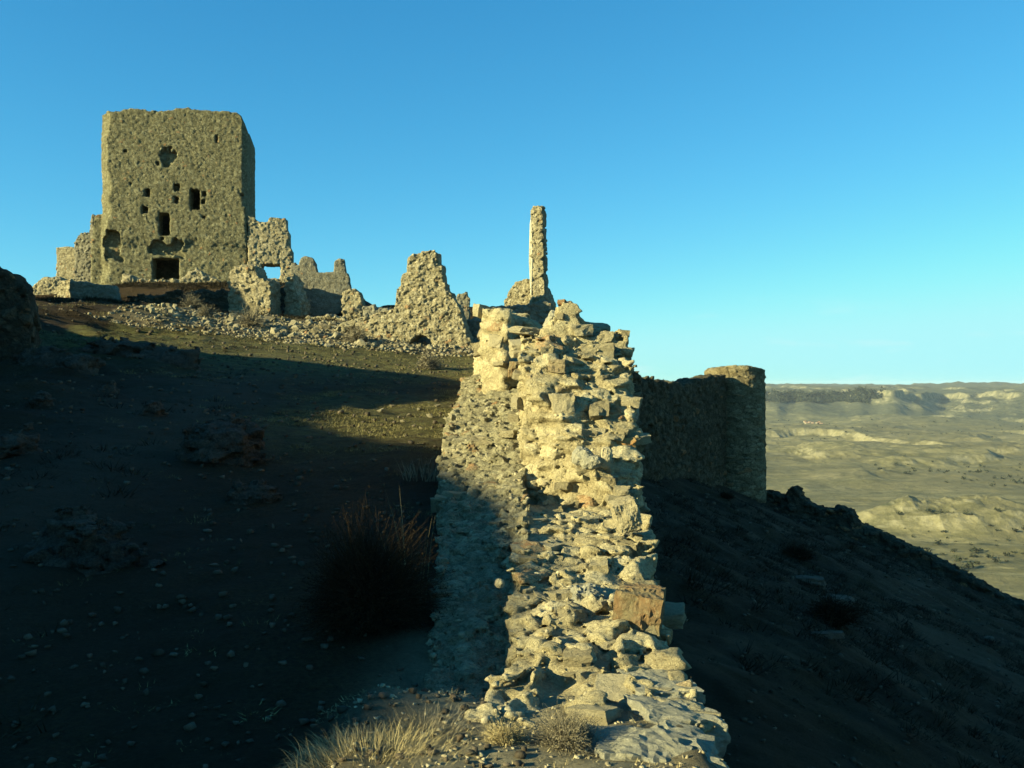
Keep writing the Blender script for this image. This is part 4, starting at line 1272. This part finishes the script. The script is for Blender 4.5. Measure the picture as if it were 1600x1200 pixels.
# grass at the foot of the broken end
N = 260
sx = RNG.uniform(-0.95, 0.75, N); sy = RNG.uniform(3.8, 5.3, N)
pts = np.stack([sx, sy, hill(sx, sy) - 0.01], 1)
o = link('foreground_grass', scatter_mesh('foreground_grass', gp, pts, RNG.uniform(0.25, 0.7, N), M_straw, 4))
tag(o, kind='stuff')

# ------------------------------------------------------------------ pebbles and fallen stones
N = 2600
Yp = 4 + 46 * RNG.random(N) ** 1.6
Xp = RNG.uniform(-0.6, 0.03, N) * Yp
extra = 1500
Yr = 5 + 50 * RNG.random(extra) ** 1.2
Xr = RNG.uniform(0.06, 0.56, extra) * Yr
Xp = np.concatenate([Xp, Xr]); Yp = np.concatenate([Yp, Yr])
ok = (Xp < right_edge(Yp) - 0.9) | (Xp > right_edge(Yp) + 0.5)
Xp, Yp = Xp[ok], Yp[ok]
sz = RNG.uniform(0.02, 0.09, len(Xp)) * (0.55 + Yp / 20)
pts = np.stack([Xp, Yp, hill(Xp, Yp) + sz * 0.1], 1)
o = link('pebbles', merge_rocks('pebbles', pts, sz, SMALL, M_peb, 6))
tag(o, kind='stuff')
N = 700
sx = RNG.uniform(-0.8, 0.85, N); sy = RNG.uniform(3.7, 5.6, N)
sz = RNG.uniform(0.010, 0.040, N)
o = link('limestone_chips', merge_rocks('limestone_chips', np.stack([sx, sy, hill(sx, sy)], 1), sz, SMALL, M_grit, 7))
tag(o, kind='stuff')

# rubble field under the castle: the larger blocks one by one, the small ones joined
rnd = random.Random(5)
cnt = 0
small = []
while cnt < 210:
    px, py = rnd.uniform(215, 565), rnd.uniform(498, 572)
    Y = 39.5 + (572 - py) / 74 * 8.5
    if py > 500 + 0.13 * (px - 200) + 34: continue
    x = (px - 800) / 1500 * Y
    s = 0.16 + 0.34 * rnd.random() ** 2.2
    ob = bpy.data.objects.new('fallen_stone', LOOSE[rnd.randrange(len(LOOSE))])
    COL.objects.link(ob)
    ob.location = (x, Y, hz(x, Y) + s * 0.12)
    ob.rotation_euler = (rnd.uniform(-.6, .6), rnd.uniform(-.6, .6), rnd.uniform(0, 6.28))
    ob.scale = (s * rnd.uniform(.9, 1.4), s * rnd.uniform(.8, 1.2), s * rnd.uniform(.7, 1.1))
    tag(ob, 'pale block among the fallen stones of the rubble field below the castle', 'fallen stone', 'fallen stones of the rubble field')
    cnt += 1
for i in range(50):
    px, py = rnd.uniform(560, 735), rnd.uniform(535, 562)
    Y = 41.5 + rnd.uniform(-1, 1)
    x = (px - 800) / 1500 * Y
    s = 0.14 + 0.2 * rnd.random() ** 2
    ob = bpy.data.objects.new('fallen_stone', LOOSE[rnd.randrange(len(LOOSE))])
    COL.objects.link(ob)
    ob.location = (x, Y, hz(x, Y) + s * 0.12)
    ob.rotation_euler = (rnd.uniform(-.6, .6), rnd.uniform(-.6, .6), rnd.uniform(0, 6.28))
    ob.scale = (s * 1.2, s, s * 0.8)
    tag(ob, 'whitish stone lying on the scree under the jagged wall fragment', 'fallen stone', 'scree stones under the jagged fragment')
N = 2600
sx = RNG.uniform(-18, 1.0, N); sy = RNG.uniform(39.5, 48.3, N)
sz = RNG.uniform(0.08, 0.24, N)
o = link('rubble', merge_rocks('rubble', np.stack([sx, sy, hill(sx, sy) + 0.02], 1), sz, LOOSE[:6], M_rubble, 8))
tag(o, kind='stuff')
# stones in the sunlit wedge of the path
for i, (px, py) in enumerate([(612, 628), (640, 640), (655, 632), (672, 645), (596, 637), (660, 660), (630, 652), (684, 628)]):
    Y = float(np.interp(py, [620, 640, 665], [21, 19, 16.5]))
    x = (px - 800) / 1500 * Y
    s = rnd.uniform(0.09, 0.17)
    ob = bpy.data.objects.new('path_stone', LOOSE[i]); COL.objects.link(ob)
    ob.location = (x, Y, hz(x, Y) + s * .15); ob.scale = (s * 1.2, s, s * .8); ob.rotation_euler = (0, 0, i)
    tag(ob, 'small stone lying in the sunlit wedge of the path', 'stone', 'stones in the sunlit wedge of the path')

M_outcrop = masonry_mat('lichened_outcrop', ((0.035, 0.026, 0.017), (0.065, 0.05, 0.034), (0.11, 0.088, 0.062)), (0.15, 0.125, 0.09), 1.6, rust=0.0, bumpd=0.08, dirt=(0.022, 0.016, 0.01))


def outcrop(name, seed, dims, x, y, rz, label):
    """fractured rock: an uneven mound broken along joints"""
    a, b, c = dims[0] / 2, dims[1] / 2, dims[2]
    def sdf(X, Y, Z):
        n = 0.35 * (vnoise(X / a * 1.6 + seed, Y / b * 1.6, Z / c * 1.4, seed) - 0.5)
        return (np.sqrt((X / a) ** 2 + (Y / b) ** 2 + (np.maximum(Z, 0) / c) ** 2) - 0.85 + n * 1.6) * min(a, b, c)
    h = max(0.022, 0.022 * dims[0])
    k = max(0.6, dims[0])
    o = masonry(name, (-a * 1.25, -b * 1.3, -0.35), (a * 1.25, b * 1.3, c * 1.3), h, sdf, M_outcrop, None,
                (0.22 * k, 0.22 * k, 0.10 * k), 0.05 * k, 0.11 * k, 0.3 * k, 0.25, seed, (x, y, hz(x, y) - 0.06 * k), rz, tilted=1.0)
    return tag(o, label, 'rock outcrop')


# outcrops and boulders in the shade at the left
for i, (x, y, Y, dims, lab) in enumerate([
        (140, 880, 8.0, (1.05, 0.8, 0.5), 'large broken grey outcrop in the shade near the left edge'),
        (345, 735, 12.6, (1.15, 0.9, 0.62), 'rounded grey outcrop on the left bank beside the path'),
        (405, 790, 10.6, (0.7, 0.5, 0.28), 'low flat outcrop in the path right below the rounded one'),
        (365, 690, 15, (0.7, 0.4, 0.3), 'slanting pale rock above the rounded outcrop'),
        (235, 690, 16, (0.5, 0.4, 0.3), 'small pale boulder high on the left bank'),
        (70, 690, 16, (0.45, 0.4, 0.25), 'flat pale stone on the left bank near the frame edge'),
        (20, 740, 12, (0.9, 0.6, 0.4), 'grey ledge cut by the left edge of the view'),
        (170, 625, 19, (0.45, 0.35, 0.28), 'pale stone on the upper left bank'),
        (100, 580, 22, (2.2, 1.0, 0.8), 'rough rock ledge on the upper left bank by the corner ruin'),
        (190, 560, 27, (2.4, 1.2, 0.8), 'broad dark rock ledge on the bank below the retaining wall'),
        (255, 600, 26, (2.6, 1.2, 0.6), 'long low rock ledge beside the shaded path')]):
    p = at(x, y, Y)
    outcrop('outcrop', 600 + i, dims, p.x, p.y, rnd.uniform(-.5, .5), lab)
for i, (x, y, Y, dims, lab) in enumerate([
        (1265, 985, 27, (0.9, 0.5, 0.35), 'pale stone showing on the middle of the dark hillside'),
        (1300, 1010, 25, (1.0, 0.4, 0.3), 'long pale stone on the dark hillside below the shorter one'),
        (1285, 1130, 18, (0.7, 0.2, 0.12), 'thin pale slab low on the dark hillside'),
        (1545, 985, 32, (0.35, 0.3, 0.2), 'lone small pale stone at the right of the dark hillside')]):
    p = at(x, y, Y)
    ob = link('hillside_stone', block_rock('hillside_stone', 640 + i, dims, M_rock, 0.4, 0.2, 0.1, 7, 3.0), None, (p.x, p.y, hz(p.x, p.y) + 0.05), rnd.uniform(-.5, .5))
    tag(ob, lab, 'stone')

# ------------------------------------------------------------------ far valley: wood, hamlet, trees
def vh(x, y):
    return float(valley_h(np.array([x], np.float64), np.array([y], np.float64))[0])


def crown_proto(seed):
    rg = np.random.default_rng(seed)
    n = 26
    c = rg.normal(0, 0.33, (n, 3)); c[:, 2] = np.abs(c[:, 2]) + 0.35
    d1 = rg.normal(0, 0.22, (n, 3)); d2 = rg.normal(0, 0.22, (n, 3))
    V = np.stack([c, c + d1, c + d2, c - d1 * 0.7], 1).reshape(-1, 3)
    b = (np.arange(n) * 4)[:, None]
    Fc = np.concatenate([b + np.array([[0, 1, 2]]), b + np.array([[0, 2, 3]])])
    return np_mesh('proto', V, Fc, 3, [M_tree], {'tint': np.repeat(rg.random(n), 4)})


cp = [crown_proto(700 + i) for i in range(5)]
TH = np.repeat(np.arange(14.2, 21.2, 0.022), 3) + RNG.normal(0, .02, 3 * len(np.arange(14.2, 21.2, 0.022)))
RRW = np.linspace(3600, 5600, 70)
TT, R2 = np.meshgrid(np.radians(TH), RRW, indexing='ij')
HW = valley_h(np.sin(TT) * R2, np.cos(TT) * R2)
R0 = RRW[np.argmax(np.diff(HW, axis=1), axis=1)] - 25 + RNG.uniform(-60, 70, len(TH))
okw = ~((TH > 19.3) & (RNG.random(len(TH)) < (TH - 19.3) / 2.0))
TH, R0 = np.radians(TH[okw]), R0[okw]
wxp, wyp = np.sin(TH) * R0, np.cos(TH) * R0
pts = np.stack([wxp, wyp, valley_h(wxp, wyp) - 11], 1); szs = RNG.uniform(15, 24, len(pts))
o = link('distant_wood', scatter_mesh('distant_wood', cp, np.array(pts), szs, M_tree, 9))
tag(o, kind='stuff')
th = np.radians(RNG.uniform(14, 29, 1300)); r0 = 750 * (7 ** RNG.random(1300))
wxp, wyp = np.sin(th) * r0, np.cos(th) * r0
okw = vnoise(wxp / 350, wyp / 350, wxp * 0, 311) > 0.5
wxp, wyp = wxp[okw], wyp[okw]
pts = np.stack([wxp, wyp, valley_h(wxp, wyp) - 0.5], 1); szs = RNG.uniform(1.2, 4.6, len(pts))
o = link('valley_shrubs', scatter_mesh('valley_shrubs', cp, np.array(pts), szs, M_tree, 10))
tag(o, kind='stuff')

M_hw = flat_mat('house_wall', (0.30, 0.25, 0.17), (0.42, 0.35, 0.25), 0.2)
M_hr = flat_mat('house_roof', (0.32, 0.16, 0.09), (0.42, 0.24, 0.14), 0.2)
M_win = flat_mat('house_window', (0.03, 0.03, 0.03), (0.05, 0.05, 0.05))


def house_parts(w, d, h):
    V = np.array([(-w, -d, -4), (w, -d, -4), (w, d, -4), (-w, d, -4), (-w, -d, h), (w, -d, h), (w, d, h), (-w, d, h)], F32)
    Fw = np.array([(0, 1, 5, 4), (1, 2, 6, 5), (2, 3, 7, 6), (3, 0, 4, 7)])
    e = 0.5; r = h + d * 0.55
    Vr = np.array([(-w - e, -d - e, h - .15), (w + e, -d - e, h - .15), (w + e, 0, r), (-w - e, 0, r), (w + e, d + e, h - .15), (-w - e, d + e, h - .15)], F32)
    Fr = np.array([(0, 1, 2, 3), (3, 2, 4, 5)])
    return np_mesh('wall', V, Fw, 4, [M_hw]), np_mesh('roof', Vr, Fr, 4, [M_hr])


hm = [house_parts(4, 3, 3.5), house_parts(5.5, 3.2, 4), house_parts(3.5, 2.8, 4.5)]
wq = np_mesh('window', [(-.6, 0, -.8), (.6, 0, -.8), (.6, 0, .8), (-.6, 0, .8)], [(0, 1, 2, 3)], 4, [M_win])
for i in range(11):
    px = 1258 + i * 2.6 + rnd.uniform(-2, 2)
    th = math.atan((px - 800) / 1500); r0 = 3300 + rnd.uniform(-80, 120)
    x, y = math.sin(th) * r0, math.cos(th) * r0
    hgrp = thing('farmhouse', 'tiny pale farmhouse with reddish roof in the hamlet in the far valley', 'house', (x, y, vh(x, y) + 0.5), rnd.uniform(-.5, .5), 'houses of the far hamlet')
    wm, rm = hm[i % 3]
    link('wall', wm, hgrp); link('roof', rm, hgrp)
    dd = (3, 3.2, 2.8)[i % 3]
    for wx_ in (-1.8, 1.8):
        link('window', wq, hgrp, (wx_, -dd - 0.05, 2))

# ------------------------------------------------------------------ air
def haze():
    m = bpy.data.materials.new('valley_air'); m.use_nodes = True
    n, l = m.node_tree.nodes, m.node_tree.links
    n.clear()
    out = n.new('ShaderNodeOutputMaterial'); v = n.new('ShaderNodeVolumePrincipled')
    v.inputs['Color'].default_value = (0.75, 0.88, 1.0, 1)
    v.inputs['Density'].default_value = HAZE
    v.inputs['Anisotropy'].default_value = 0.0
    l.new(v.outputs[0], out.inputs['Volume'])
    a, z0, z1 = 13500.0, -260.0, 32.0
    V = np.array([(x, y, z) for x in (-a, a) for y in (-a, a) for z in (z0, z1)], F32)
    Fh = np.array([(0, 1, 3, 2), (4, 6, 7, 5), (0, 4, 5, 1), (2, 3, 7, 6), (0, 2, 6, 4), (1, 5, 7, 3)])
    o = link('haze', np_mesh('haze', V, Fh, 4, [m]))
    tag(o, kind='stuff')


HAZE = 3.0e-5
haze()
for me in list(bpy.data.meshes):
    if me.users == 0: bpy.data.meshes.remove(me)
